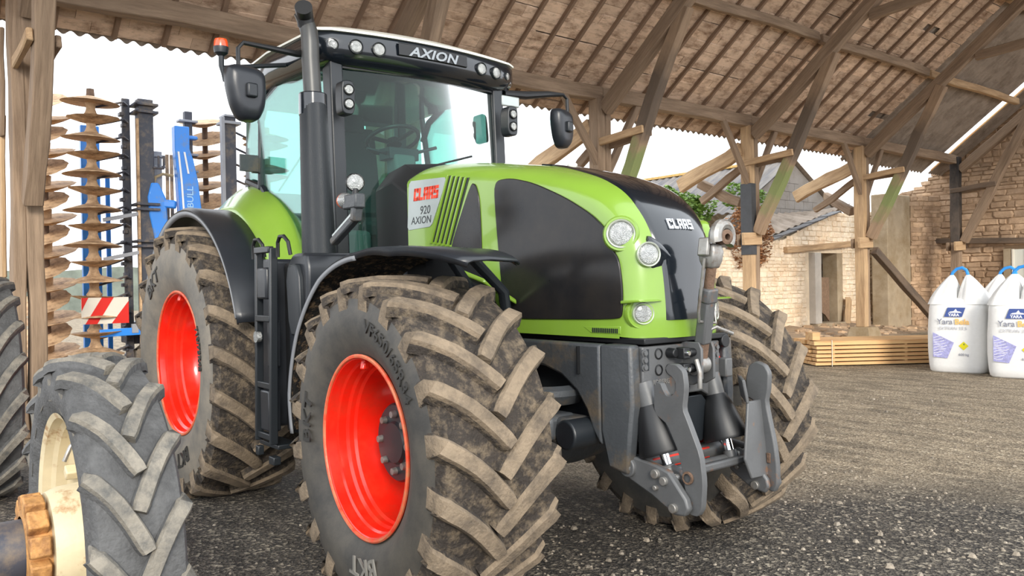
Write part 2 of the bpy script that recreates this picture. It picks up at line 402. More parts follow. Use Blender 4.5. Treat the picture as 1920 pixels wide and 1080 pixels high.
class MB:
    """collects shapes and links them as one mesh object"""
    def __init__(self):
        self.v, self.f, self.m = [], [], []
    def add(self, vs, fs, mi=0):
        n = len(self.v)
        self.v += [tuple(p) for p in vs]
        self.f += [tuple(i + n for i in q) for q in fs]
        self.m += [mi] * len(fs)
        return self
    def hexa(self, p, mi=0):
        return self.add(p, [(0, 3, 2, 1), (4, 5, 6, 7), (0, 1, 5, 4), (1, 2, 6, 5), (2, 3, 7, 6), (3, 0, 4, 7)], mi)
    def box(self, c, s, rot=None, mi=0):
        c = Vector(c)
        h = Vector(s) / 2
        p = [V(x * h.x, y * h.y, z * h.z) for z in (-1, 1) for x, y in ((-1, -1), (1, -1), (1, 1), (-1, 1))]
        if rot is not None:
            p = [rot @ q for q in p]
        return self.hexa([q + c for q in p], mi)
    def bar(self, a, b, w, h, up=(0, 0, 1), mi=0, w2=None, h2=None):
        a, b = Vector(a), Vector(b)
        d = (b - a).normalized()
        s = d.cross(Vector(up))
        if s.length < 1e-4:
            s = d.cross(V(1, 0, 0))
        s.normalize()
        t = s.cross(d)
        w2 = w2 or w
        h2 = h2 or h
        p = []
        for c, ww, hh in ((a, w, h), (b, w2, h2)):
            p += [c - s * ww / 2 - t * hh / 2, c + s * ww / 2 - t * hh / 2, c + s * ww / 2 + t * hh / 2, c - s * ww / 2 + t * hh / 2]
        return self.hexa([p[0], p[1], p[2], p[3], p[4], p[5], p[6], p[7]], mi)
    def loft(self, rings, closed=True, cap=True, mi=0):
        n = len(rings[0])
        vs = [p for r_ in rings for p in r_]
        fs = []
        for k in range(len(rings) - 1):
            for i in range(n if closed else n - 1):
                j = (i + 1) % n
                fs.append((k * n + i, k * n + j, (k + 1) * n + j, (k + 1) * n + i))
        if cap and closed:
            fs.append(tuple(reversed(range(n))))
            fs.append(tuple((len(rings) - 1) * n + i for i in range(n)))
        return self.add(vs, fs, mi)
    def cyl(self, a, b, r0, r1=None, n=20, cap=True, mi=0):
        a, b = Vector(a), Vector(b)
        r1 = r0 if r1 is None else r1
        d = (b - a).normalized()
        s = d.orthogonal().normalized()
        t = d.cross(s)
        rings = []
        for c, rr in ((a, r0), (b, r1)):
            rings.append([c + (s * math.cos(2 * PI * i / n) + t * math.sin(2 * PI * i / n)) * rr for i in range(n)])
        return self.loft(rings, True, cap, mi)
    def tube(self, path, rad, n=10, cap=True, mi=0):
        path = [Vector(p) for p in path]
        rads = rad if isinstance(rad, (list, tuple)) else [rad] * len(path)
        rings = []
        prev = None
        for k, p in enumerate(path):
            d = (path[min(k + 1, len(path) - 1)] - path[max(k - 1, 0)]).normalized()
            if prev is None:
                s = d.orthogonal().normalized()
            else:
                s = (prev - d * prev.dot(d)).normalized()
            prev = s
            t = d.cross(s)
            rings.append([p + (s * math.cos(2 * PI * i / n) + t * math.sin(2 * PI * i / n)) * rads[k] for i in range(n)])
        return self.loft(rings, True, cap, mi)
    def lathe(self, prof, origin, axis=(0, 1, 0), n=48, mi=0, closed_prof=False):
        """prof: list of (axial, radius)"""
        a = Vector(axis).normalized()
        s = V(1, 0, 0) if abs(a.x) < 0.9 else V(0, 0, 1)
        s = (s - a * s.dot(a)).normalized()
        t = a.cross(s)
        o = Vector(origin)
        vs, fs = [], []
        mcount = len(prof)
        for i in range(n):
            c = s * math.cos(2 * PI * i / n) + t * math.sin(2 * PI * i / n)
            for ax, rr in prof:
                vs.append(o + a * ax + c * rr)
        for i in range(n):
            j = (i + 1) % n
            for k in range(mcount if closed_prof else mcount - 1):
                l = (k + 1) % mcount
                fs.append((i * mcount + k, j * mcount + k, j * mcount + l, i * mcount + l))
        return self.add(vs, fs, mi)
    def prism(self, poly, fn, d0, d1, mi=0):
        """2D outline poly extruded between depth d0 and d1; fn(u, v, d) gives the point"""
        n = len(poly)
        vs = [fn(u_, v_, d0) for u_, v_ in poly] + [fn(u_, v_, d1) for u_, v_ in poly]
        fs = [tuple(range(n)), tuple(reversed(range(n, 2 * n)))]
        fs += [(i, i + n, (i + 1) % n + n, (i + 1) % n) for i in range(n)]
        return self.add(vs, fs, mi)
    def sphere(self, c, rad, n=12, m_=8, scl=(1, 1, 1), mi=0):
        c = Vector(c)
        rings = []
        for k in range(1, m_):
            a = PI * k / m_
            rings.append([c + V(math.sin(a) * math.cos(2 * PI * i / n) * scl[0], math.sin(a) * math.sin(2 * PI * i / n) * scl[1], math.cos(a) * scl[2]) * rad for i in range(n)])
        return self.loft(rings, True, True, mi)
    def build(self, name, mats, parent=None, bevel=0.0, seg=2, smooth=True, angle=35, subsurf=0, solid=0.0, at=None):
        me = bpy.data.meshes.new(name)
        me.from_pydata(self.v, [], self.f)
        if not isinstance(mats, (list, tuple)):
            mats = [mats]
        for mm in mats:
            me.materials.append(mm)
        if len(mats) > 1:
            me.polygons.foreach_set('material_index', self.m)
        me.validate()
        me.update()
        # consistent outward normals
        import bmesh
        bm = bmesh.new()
        bm.from_mesh(me)
        bmesh.ops.recalc_face_normals(bm, faces=bm.faces)
        bm.to_mesh(me)
        bm.free()
        if smooth:
            me.polygons.foreach_set('use_smooth', [True] * len(me.polygons))
            me.set_sharp_from_angle(angle=R(angle))
        o = bpy.data.objects.new(name, me)
        COL.objects.link(o)
        if solid:
            md = o.modifiers.new('solidify', 'SOLIDIFY')
            md.thickness = solid
            md.offset = 0
        if bevel > 0:
            md = o.modifiers.new('bevel', 'BEVEL')
            md.width = bevel
            md.segments = seg
            md.limit_method = 'ANGLE'
            md.angle_limit = R(30)
            md.harden_normals = False
        if subsurf:
            md = o.modifiers.new('subsurf', 'SUBSURF')
            md.levels = subsurf
            md.render_levels = subsurf
        if at is not None:
            o.location = at
        put(o, parent)
        return o

def put(o, parent):
    if parent is not None:
        o.parent = parent
        o.matrix_parent_inverse = WORLD[parent.name].inverted() if parent.name in WORLD else Matrix()
    WORLD.setdefault(o.name, o.matrix_basis.copy())

WORLD = {}
def tag(o, label=None, cat=None, group=None, kind=None):
    if label: o['label'] = label
    if cat: o['category'] = cat
    if group: o['group'] = group
    if kind: o['kind'] = kind
    return o
def thing(name, label, cat, loc=(0, 0, 0), group=None, kind=None):
    o = bpy.data.objects.new(name, None)
    o.empty_display_size = 0.1
    COL.objects.link(o)
    o.location = loc
    WORLD[o.name] = Matrix.Translation(loc)
    return tag(o, label, cat, group, kind)
def part(name, parent, loc=(0, 0, 0), rot=None):
    """an Empty part whose own children are sub-parts; children are built in world coordinates"""
    o = bpy.data.objects.new(name, None)
    o.empty_display_size = 0.05
    COL.objects.link(o)
    mw = Matrix.Translation(loc)
    o.matrix_basis = mw
    o.parent = parent
    if parent.name in WORLD:
        o.matrix_parent_inverse = WORLD[parent.name].inverted()
    WORLD[o.name] = mw
    return o
def copy_tree(o, parent=None):
    c = o.copy()
    COL.objects.link(c)
    if parent is not None:
        c.parent = parent
    for ch in list(o.children):
        copy_tree(ch, c)
    return c

def beam(name, a, b, w, h, m_, parent=None, up=(0, 0, 1), seg=6, wob=0.012, taper=1.0, bevel=0.012):
    """old timber between two points: own local frame with X along its length so the grain runs true"""
    a, b = Vector(a), Vector(b)
    d = (b - a)
    L_ = d.length
    x = d.normalized()
    y = Vector(up).cross(x)
    if y.length < 1e-3:
        y = V(0, 1, 0).cross(x)
    y.normalize()
    z = x.cross(y)
    rings = []
    ph = random.random() * 50
    for k in range(seg + 1):
        t = k / seg
        s_ = 1 + (taper - 1) * t
        oy = noise.noise(V(ph, t * 2.1, 0)) * wob * (0 if k in (0, seg) else 2)
        oz = noise.noise(V(ph + 9, t * 2.1, 0)) * wob * (0 if k in (0, seg) else 2)
        ring = []
        for cy, cz in ((-1, -1), (1, -1), (1, 1), (-1, 1)):
            j = wob * 0.5
            ring.append(V(L_ * t, cy * w / 2 * s_ + oy + random.uniform(-j, j), cz * h / 2 * s_ + oz + random.uniform(-j, j)))
        rings.append(ring)
    mb = MB().loft(rings)
    o = mb.build(name, m_, None, bevel=bevel, seg=1, angle=50)
    mw = Matrix(((x.x, y.x, z.x, a.x), (x.y, y.y, z.y, a.y), (x.z, y.z, z.z, a.z), (0, 0, 0, 1)))
    o.matrix_basis = mw
    WORLD[o.name] = mw
    if parent is not None:
        put(o, parent)
    return o

def text_mesh(s, size, extrude=0.002, bold=0.0, shear=0.0, spacing=1.0, align='CENTER'):
    """lettering as mesh data in the XY plane (x right, y up, z out)"""
    cu = bpy.data.curves.new('lettering', 'FONT')
    cu.body = s
    cu.size = size
    cu.extrude = extrude
    cu.offset = bold
    cu.shear = shear
    cu.space_character = spacing
    cu.align_x = align
    cu.resolution_u = 3
    o = bpy.data.objects.new('lettering', cu)
    COL.objects.link(o)
    dg = bpy.context.evaluated_depsgraph_get()
    me = bpy.data.meshes.new_from_object(o.evaluated_get(dg))
    bpy.data.objects.remove(o)
    return me
def lettering(s, size, m_, fn, parent, name='lettering', **kw):
    """fn(x, y, z) maps the flat lettering onto its surface"""
    me = text_mesh(s, size, **kw)
    for v in me.vertices:
        v.co = fn(v.co.x, v.co.y, v.co.z)
    me.materials.clear()
    me.materials.append(m_)
    me.name = name
    o = bpy.data.objects.new(name, me)
    COL.objects.link(o)
    put(o, parent)
    return o
GLYPH = {  # heavy block glyphs as rectangles on a 4 x 5 grid
    'C': [(0, 0, 4, 1.2), (0, 0, 1.4, 5), (0, 3.8, 4, 5), (2.7, 3.2, 4, 5), (2.7, 0, 4, 1.7)],
    'L': [(0, 0, 1.4, 5), (0, 0, 3.8, 1.2)],
    'A': [(0, 0, 1.3, 5), (2.7, 0, 4, 5), (0, 3.8, 4, 5), (0, 1.6, 4, 2.6)],
    'S': [(0, 3.8, 4, 5), (0, 2.1, 1.3, 5), (0, 2.1, 4, 3.2), (2.7, 0, 4, 3.2), (0, 0, 4, 1.2)],
}
def block_word(s, h, slant, m_, fn, parent, name='lettering', depth=0.004):
    mb = MB()
    u_ = h / 5
    w = len(s) * 4.7 * u_ - 0.7 * u_
    x0 = -w / 2
    for ch in s:
        for a, b, c, d in GLYPH[ch]:
            q = [(a, b), (c, b), (c, d), (a, d)]
            pts = [(x0 + x * u_ + slant * (y * u_ - h / 2), y * u_ - h / 2) for x, y in q]
            mb.prism(pts, lambda x, y, z: fn(x, y, z), 0, depth)
        x0 += 4.7 * u_
    return mb.build(name, m_, parent, smooth=False)
# ------------------------------------------------------------------ ground
g = MB()
nx, ny = 60, 60
def gz(x, y):
    return 0.0
xs = [-60, -30, -18, -12, -8, -4, 0, 4, 8, 14]
g.add([V(x, y, 0) for x in (-90, 16) for y in (-60, 75)], [(0, 2, 3, 1)])
floor = g.build('floor', M['ground'], smooth=False)
tag(floor, kind='structure')
# loose stones lying on the gravel in front of the tractor
mb = MB()
rs = random.Random(3)
for k in range(2200):
    a = rs.random()
    x = rs.uniform(-4.5, 2.9) if k % 2 else rs.uniform(-.5, 2.9)
    y = rs.uniform(-3.2, 7.5) if k % 2 else rs.uniform(-2.2, 3.0)
    s = rs.uniform(0.004, 0.012) if rs.random() < 0.93 else rs.uniform(0.012, 0.024)
    if (abs(x) < .75 and abs(abs(y) - 1.07) < .5) or (abs(x + 2.98) < .9 and abs(abs(y) - 1.05) < .5) or (abs(x - .22) < .4 and y < -2.3) or (x < -3.4 and y < -2.2):
        continue
    n = 6
    top = V(x, y, s * 0.9)
    vs = [V(x + math.cos(2 * PI * i / n) * s * rs.uniform(0.7, 1.5), y + math.sin(2 * PI * i / n) * s * rs.uniform(0.7, 1.3), 0.0) for i in range(n)]
    v2 = [v.lerp(V(x, y, 0), 0.4) + V(0, 0, s * rs.uniform(0.6, 0.9)) for v in vs]
    mb.loft([vs, v2])
tag(mb.build('gravel_stones', M['stonechip'], smooth=False), 'pale loose stone chips scattered over the dark gravel yard', 'gravel', kind='stuff')
# one larger white stone in front of the tractor
mb = MB().sphere((1.45, 0.35, 0.014), 0.026, 8, 5, (1.2, 0.8, 0.6))
st = mb.build('stone', M['mortar'])
tag(st, 'single whitish stone lying on dark gravel ahead of the tractor', 'stone')

# ------------------------------------------------------------------ barn roof: far slope seen from below, near slope behind the ridge
SL = 0.775
def roofz(x, off=0.0):
    return 5.2 + SL * (x + 6.65) + off
XR = -1.4      # ridge line
XE = -7.38     # eave line
cs = 1 / math.sqrt(1 + SL * SL)
ceiling = thing('ceiling', None, None, (-6.65, 8, 5.2), kind='structure')
# boards lie on the rafters, running along Y, each its own length, thin dark gaps between them
mb = MB()
rb = random.Random(11)
Y0, Y1 = -6.0, 16.6
x = XE + 0.1
row = 0
while x < XR:
    w = rb.uniform(0.155, 0.2)
    yy = Y0 + rb.uniform(-0.8, 0)
    while yy < Y1:
        ln = rb.choice([0.59, 1.18, 1.18, 1.77])
        y2 = min(yy + ln, Y1)
        if rb.random() > 0.004:
            t = rb.uniform(-0.006, 0.008)
            dx = rb.uniform(-0.008, 0.008)
            x0, x1 = x + dx + rb.uniform(-.003, .003), x + w * cs - 0.004 - abs(rb.gauss(0, .006)) + dx
            z0, z1 = roofz(x0, 0.0 + t), roofz(x1, 0.0 + t + rb.uniform(-0.006, 0.006))
            mb.hexa([V(x0, yy + .002, z0), V(x1, yy + .002, z1), V(x1, y2 - .002, z1), V(x0, y2 - .002, z0),
                     V(x0, yy + .002, z0 + .022), V(x1, yy + .002, z1 + .022), V(x1, y2 - .002, z1 + .022), V(x0, y2 - .002, z0 + .022)])
        yy = y2
    x += w * cs
    row += 1
mb.build('roof_boards', M['boards'], ceiling, smooth=False)
# corrugated sheets above the boards
def corrugated(name, x0, x1, y0, y1, off, m_, parent, pitch=0.177, amp=0.026, slope_fn=roofz, step=8):
    mb = MB()
    n = int((y1 - y0) / pitch * step)
    rings = []
    for i in range(n + 1):
        y = y0 + (y1 - y0) * i / n
        z = amp * math.cos(2 * PI * (y - y0) / pitch)
        rings.append([V(xx, y, slope_fn(xx, off + z)) for xx in (x0, (x0 + x1) / 2, x1)] + [V(xx, y, slope_fn(xx, off + z + 0.007)) for xx in (x1, (x0 + x1) / 2, x0)])
    mb.loft(rings, True, True)
    return mb.build(name, m_, parent)
corrugated('roof_sheet', XE - 0.02, XR, Y0, Y1, 0.09, M['fibre'], ceiling)
corrugated('roof_sheet', XE - 0.05, XR, 16.5, 21.0, 0.02, M['fibre'], ceiling, pitch=0.19, amp=0.032)
corrugated('roof_sheet', XR, 1.5, Y0, 21.15, 0.05, M['fibre'], ceiling, pitch=0.3, step=4, slope_fn=lambda x_, o_: roofz(XR - (x_ - XR), o_))
corrugated('roof_sheet', XE - 0.05, XR, 21.45, 22.6, 0.02, M['fibre'], ceiling, pitch=0.13, amp=0.02)
# rafters under the boards
RY = [y for y in [-5.5 + 0.58 * k for k in range(8)]] + [-0.78, -0.2, 0.4, 1.0, 1.6, 2.2, 2.75, 3.3, 3.85, 4.4, 4.95, 5.45, 6.0, 6.54, 7.08, 7.68, 8.27, 8.86, 9.41, 10.0, 10.6, 11.2, 11.8, 12.4, 13.0, 13.6, 14.2, 14.82, 15.4, 15.97]
for k, y in enumerate(RY):
    j = rb.uniform(-.03, .03)
    beam('rafter', (XE + 0.12, y + j, roofz(XE + 0.12, -0.034)), (XR, y - j, roofz(XR, -0.034)), 0.06, 0.062, M['rafter'], ceiling, seg=8, wob=0.008, bevel=0.004)
# brighter sawn lath closing the gap before the gable
beam('rafter', (XE + 0.1, 21.3, roofz(XE + 0.1, -0.03)), (XR, 21.3, roofz(XR, -0.03)), 0.05, 0.05, M['new_wood'], ceiling)

# wall plate: one squared beam per bay, resting on the posts
BAYS = [(-6.0, -1.80), (-1.80, 2.6), (2.6, 7.04), (7.04, 11.46), (11.46, 16.14), (16.14, 21.46)]
BN = ['bay cut by the left picture edge', 'bay above the upright disc machine', 'bay behind the tractor cab', 'bay right of the left mirror', 'bay before the grey gable', 'last bay beside the stone gable']
for (a, b), nm in zip(BAYS, BN):
    o = beam('eave_beam', (-6.68, a, 4.93), (-6.68, b, 4.92), 0.2, 0.24, M['wood'] , seg=8, wob=0.02)
    tag(o, 'weathered timber eave beam spanning the ' + nm, 'beam', 'eave beams along the open side of the barn')
    if b > 2:
        xx = -5.02
        o = beam('purlin', (xx, a + .05, roofz(xx, -0.18)), (xx, b - .05, roofz(xx, -0.16)), 0.12, 0.17, M['wood_light'] if b > 20 else M['wood'], seg=8, wob=0.02)
        tag(o, 'lower roof purlin under the rafters in the ' + nm, 'beam', 'purlins under the barn roof')
        xx = -3.35
        o = beam('purlin', (xx, a + .05, roofz(xx, -0.18)), (xx, b - .05, roofz(xx, -0.16)), 0.12, 0.17, M['wood_light'] if b > 20 else M['wood'], seg=8, wob=0.02)
        tag(o, 'upper roof purlin nearer the ridge in the ' + nm, 'beam', 'upper purlins under the barn roof')
o = beam('ridge_beam', (XR, -6, roofz(XR, -0.16)), (XR, 22.4, roofz(XR, -0.16)), 0.14, 0.2, M['wood'])
tag(o, 'ridge beam running along the top of the barn roof', 'beam')

# ------------------------------------------------------------------ timber trusses at each post
TL = {-1.80: 'split weathered timber post frame at the left edge beside the disc machine',
      2.6: 'mossy timber post frame hidden behind the tractor cab',
      7.04: 'timber post frame seen just above the tractor hood, between mirror and black hood top',
      11.46: 'timber post frame with a dark tarred sleeve, in front of the creeper and grey gable',
      16.14: 'timber post frame standing on a concrete plinth behind the lumber stack',
      21.46: 'dark-topped timber post frame against the stone gable wall'}
def truss(y, full=True):
    t = thing('barn_truss', TL[y], 'timber frame', (-6.64, y, 0), 'post and rafter frames of the barn')
    W = M['wood']
    WL = M['wood_light']
    X = -6.66
    px_ = 0.24
    zb = 0.36
    if y == 21.46:
        beam('post', (X, y, 0), (X, y, 2.55), px_ - .02, px_, M['wood'], t, up=(1, 0, 0))
        beam('post_head', (X, y, 2.55), (X, y, 5.0), px_, px_, M['smoked'], t, up=(1, 0, 0))
    elif y == 11.46:
        beam('post', (X, y - .07, 0), (X, y - .07, 4.82), 0.16, px_, WL, t, up=(1, 0, 0))
        beam('post', (X - .02, y + .1, 0), (X - .02, y + .1, 4.82), 0.14, px_, M['wood'], t, up=(1, 0, 0))
        mb = MB().box((X + .01, y - .075, 2.85), (.27, .175, 1.5))
        mb.build('tarred_sleeve', M['tar'], t, bevel=.008)
    elif y == -1.80:
        beam('post', (X, y - .12, 0), (X, y - .12, 4.82), 0.13, px_, W, t, up=(1, 0, 0), seg=10, wob=.02)
        beam('post', (X + .03, y + .03, 0), (X + .03, y + .03, 4.82), 0.16, px_, WL if 0 else W, t, up=(1, 0, 0), seg=10, wob=.02)
    else:
        beam('post', (X, y - .09, zb if y == 16.14 else 0), (X, y - .09, 4.82), 0.19, px_, WL if y == 16.14 else W, t, up=(1, 0, 0))
        beam('post', (X - .03, y + .1, zb if y == 16.14 else 0), (X - .03, y + .1, 4.82), 0.15, px_, W, t, up=(1, 0, 0))
    # principal rafter
    x1 = XR - 0.1
    beam('principal_rafter', (X + 0.12, y, 4.62), (x1, y, 4.62 + SL * (x1 - X - .12) + .1), 0.19, 0.24, W, t, seg=10, wob=.02)
    # raking strut from low on the post up to the principal rafter, halfway smoke-blackened, foot green with moss
    a, b = V(X + .2, y, 2.55), V(-4.72, y, 5.95)
    mid = a.lerp(b, 0.42)
    mid2 = a.lerp(b, 0.74)
    beam('raking_strut', a, b, 0.19, 0.23, M['strut'] if 5 < y < 20 else W, t, seg=10, wob=.02)
    if y > 10:
        beam('collar', (-4.0, y, 6.45), (-1.5, y, 6.6), .1, .2, W, t)
    # short tie pegged between post and strut
    beam('tie_piece', (X - .1, y - .13, 4.03), (-5.55, y - .13, 4.12), 0.06, 0.13, WL if y != 21.46 else M['wood_dark'], t, seg=4)
    beam('tie_piece', (X - .05, y + .13, 4.0), (-5.6, y + .13, 4.1), 0.06, 0.12, W, t, seg=4)
    # knee braces in the plane of the eave
    if y > 3 and y < 20:
        beam('knee_brace', (X + .04, y - .95, 4.85), (X + .04, y - .02, 3.5), 0.1, 0.13, W, t, seg=4)
        beam('knee_brace', (X + .0, y + .98, 4.85), (X + .0, y + .14, 3.5), 0.1, 0.13, W, t, seg=4)
        # stump of the collapsed lean-to outside the posts
        beam('broken_rafter', (X - .1, y - .12, 4.35), (X - 1.75, y - .16, 3.72), 0.14, 0.3, WL, t, seg=5, wob=.03)
        beam('broken_rafter', (X - .15, y + .12, 4.05), (X - 1.35, y + .1, 3.35), 0.12, 0.16, W, t, seg=5, wob=.03)
    # waist-high clamping block on the post
    if y in (11.46, 16.14, 21.46):
        beam('post_block', (X + .16, y - .5, 2.42), (X + .16, y + .14, 2.44), 0.07, 0.26, M['wood_light'], t, seg=2, wob=.004)
        beam('post_block', (X - .18, y - .2, 2.42), (X - .18, y + .3, 2.44), 0.07, 0.24, M['wood'], t, seg=2, wob=.004)
    return t
for y in TL:
    truss(y)
# the collapsed tie spans from one post towards the ruin
for y, za, zb_, yb, nm in ((11.62, 3.25, 3.8, 11.75, 'slanting broken timber behind the tarred sleeve post above the creeper'),
                           (16.3, 3.25, 3.8, 17.1, 'slanting broken timber between grey gable and plinth post')):
    o = beam('fallen_timber', (-7.0, y, za), (-8.2, yb, zb_), 0.13, 0.22, M['wood'], seg=5, wob=.03)
    tag(o, nm, 'timber', 'collapsed lean-to timbers')
# bright patch of timber strips at the left frame (planks leaning on the split post)
t = thing('leaning_planks', 'two short upright planks fixed outside the split post at the left edge', 'planks', (-6.98, -2.02, 1.75))
beam('plank', (-6.98, -2.02, 1.75), (-6.98, -2.0, 3.55), 0.05, 0.2, M['wood_light'], t, up=(1, 0, 0), seg=4)
beam('plank', (-6.9, -2.02, 3.3), (-6.92, -2.0, 4.5), 0.05, 0.16, M['wood'], t, up=(1, 0, 0), seg=4)
# concrete plinth under the fourth post
mb = MB().loft([[V(-6.66 + sx * a, 16.14 + sy * a, z) for sx, sy in ((-1, -1), (1, -1), (1, 1), (-1, 1))] for a, z in ((.33, 0), (.24, .36))])
tag(mb.build('post_plinth', M['concrete'], bevel=.02), 'tapered concrete plinth under the post behind the lumber stack', 'plinth')
# diagonal shore from the fourth post down to the wall at its right
o = beam('shoring_timber', (-6.45, 16.3, 2.25), (-6.2, 19.6, 0.05), 0.16, 0.2, M['wood_dark'], seg=5)
tag(o, 'brown diagonal timber leaning from the plinth post down towards the fertiliser bags', 'timber')

# ------------------------------------------------------------------ stone walls
def stone_wall(name, o_, ud, vd, nd, inside, u0, u1, v0, v1, mstone, mmortar, back_poly, rh=(0.09, 0.17), rw=(0.14, 0.42), depth=0.35, seed=1, relief=0.03, parent=None):
    """coursed rubble: every stone a bevelled lump set in a mortar body; (u, v) is the wall face, nd points out of it"""
    rn = random.Random(seed)
    o_, ud, vd, nd = Vector(o_), Vector(ud), Vector(vd), Vector(nd)
    mb = MB()
    P = lambda a, b, c: o_ + ud * a + vd * b + nd * c
    mb.prism(back_poly, P, -depth, 0.0, mi=0)
    v = v0
    while v < v1:
        h = rn.uniform(*rh)
        u_ = u0 - rn.uniform(0, .3)
        while u_ < u1:
            w = rn.uniform(*rw)
            cu, cv = u_ + w / 2, v + h / 2
            if inside(cu, cv):
                gp = 0.008
                pts = []
                hh = h * rn.uniform(0.86, 1.06)
                ww = w - gp
                for sx, sy in ((-1, -1), (0, -1.04), (1, -1), (1.03, 0), (1, 1), (0, 1.04), (-1, 1), (-1.03, 0)):
                    pts.append((cu + sx * ww / 2 * rn.uniform(.78, 1.03), cv + sy * (hh - gp) / 2 * rn.uniform(.76, 1.08)))
                d = rn.uniform(.25, 1) * relief
                base = [P(a, b, -0.005) for a, b in pts]
                mid = [P(a, b, d * .6) for a, b in pts]
                top = [P(cu + (a - cu) * .86, cv + (b - cv) * .82, d + rn.uniform(-.004, .004)) for a, b in pts]
                mb.loft([base, mid, top], mi=1)
            u_ += w
        v += h
    return mb.build(name, [mmortar, mstone], parent, smooth=False)
from functools import reduce
def in_poly(poly):
    def fn(x, y):
        c = False
        n = len(poly)
        for i in range(n):
            x1, y1 = poly[i]
            x2, y2 = poly[(i + 1) % n]
            if (y1 > y) != (y2 > y) and x < (x2 - x1) * (y - y1) / (y2 - y1) + x1:
                c = not c
        return c
    return fn

# gable wall closing the barn on the right, plane y = 22.3 facing -Y
gp = [(-9.6, 0), (-6.05, 0), (-6.05, 1.45), (-5.1, 1.45), (-5.1, 0), (6, 0), (6, 4.2), (1, 6.0), (-1.4, 9.2), (-7.2, 4.85), (-7.7, 4.75), (-8.1, 4.25), (-8.6, 4.2), (-9.1, 3.9), (-9.6, 3.8)]
gp = [(-9.6, 0), (6, 0), (6, 4.2), (1, 7.0), (-1.4, 9.2), (-7.2, 4.85), (-7.6, 4.7), (-8.1, 4.3), (-8.7, 4.2), (-9.1, 3.9), (-9.6, 3.8)]
gi = in_poly(gp)
o = stone_wall('wall_right', (0, 22.35, 0), (1, 0, 0), (0, 0, 1), (0, -1, 0), lambda a, b: gi(a, b) and not (-5.75 < a < -4.5 and .9 < b < 2.35), -9.6, 2.5, 0, 8.4, M['stone_brown'], M['mortar_brown'], gp, rh=(.08, .21), rw=(.14, .6), seed=5, relief=.05)
tag(o, kind='structure')
# small window in the gable with a timber lintel and pale frame
w = thing('window_1', None, None, (-5.3, 22.25, 1.2), kind='structure')
MB().box((-5.62, 22.3, 1.75), (.2, .16, 1.15)).build('window_reveal', M['concrete'], w, bevel=.01)
MB().box((-5.3, 22.27, 1.75), (.4, .05, 1.1)).build('window_pane', M['roof_white'], w)
MB().box((-5.47, 22.24, 1.75), (.05, .06, 1.12)).box((-5.1, 22.24, 1.75), (.08, .06, 1.12), mi=0).build('window_frame', M['board_white'], w)
beam('window_sill', (-6.0, 22.2, 1.15), (-4.6, 22.2, 1.15), .1, .08, M['new_wood'], w)
o = beam('wall_timber', (-7.7, 22.2, 2.65), (-4.2, 22.2, 2.5), .14, .16, M['wood_dark'], seg=6)
tag(o, 'long weathered timber let into the stone gable above the window', 'timber')

# shadowed return wall and its rendered pier beyond the fourth post
rp = [(0, 0), (1.1, 0), (1.1, 3.8), (.8, 3.95), (.4, 3.92), (0, 4.0)]
ri = in_poly(rp)
o = stone_wall('wall_back', (-7.92, 21.36, 0), (0.42, 0.907, 0), (0, 0, 1), (0.907, -0.42, 0), ri, 0, 1.1, 0, 4, M['stone_brown'], M['mortar_brown'], rp, seed=8, relief=.03)
tag(o, kind='structure')
mb = MB().box((-8.17, 20.65, 2.0), (.5, 1.4, 4.0))
o = mb.build('trim_1', M['concrete'], bevel=.03)
tag(o, kind='structure')

# roofless ruin beyond the posts: plane x = -9 facing +X
wp = [(8.0, 0), (17.62, 0), (17.62, 2.3), (19.05, 2.3), (19.05, 0), (22.5, 0), (22.5, 3.7), (21.3, 3.62), (20.2, 3.45), (19.2, 3.5), (17.4, 3.0), (16.2, 2.6), (15.6, 2.62), (14.4, 2.3), (12, 2.5), (10, 2.2), (8, 2.0)]
wi = in_poly(wp)
o = stone_wall('wall_outer', (-9, 0, 0), (0, 1, 0), (0, 0, 1), (1, 0, 0), lambda a, b: wi(a, b) and not (17.35 < a < 19.42 and b < 2.36), 8, 22.5, 0, 4, M['stone'], M['mortar'], wp, rh=(.08, .17), seed=3, depth=.45, relief=.035)
tag(o, kind='structure')
d = thing('door_1', None, None, (-9, 18.3, 0), kind='structure')
MB().box((-9.05, 17.72, 1.3), (.5, .32, 2.0)).build('door_jamb', M['render_grey'], d, bevel=.01)
MB().box((-9.2, 19.17, 1.3), (.46, .3, 2.0)).build('door_jamb', M['concrete'], d, bevel=.01)
MB().box((-9.05, 18.35, .22), (.6, 1.5, .16)).build('door_sill', M['concrete'], d, bevel=.02)
beam('door_lintel', (-8.93, 16.3, 2.36), (-8.93, 20.3, 2.62), .16, .17, M['wood_light'], d)
mb = MB().prism([(18.3, 0.7), (18.3, 1.6), (18.98, 1.6), (18.98, .3), (18.75, .5)], lambda a, b, c: V(-9.25 + c, a, b), 0, .04)
o = mb.build('broken_door_leaf', M['rafter'], smooth=False)
tag(o, 'broken brown door panel hanging in the ruin doorway', 'door panel')
# rooms seen through the doorway: inner wall with pale plaster and slanted rafter
mb = MB().box((-10.02, 19.0, 1.3), (.12, 5.6, 2.6))
o = mb.build('wall_inner', M['render_grey'])
tag(o, kind='structure')
o = beam('loose_rafter', (-9.85, 17.9, 2.5), (-9.85, 20.2, 1.75), .1, .16, M['wood'])
tag(o, 'slanting rafter seen through the ruin doorway', 'timber')
o = beam('doorway_plank', (-8.75, 19.15, .1), (-8.85, 19.4, .98), .14, .26, M['wood_light'])
tag(o, 'thick wooden offcut leaning beside the ruin doorway', 'timber')
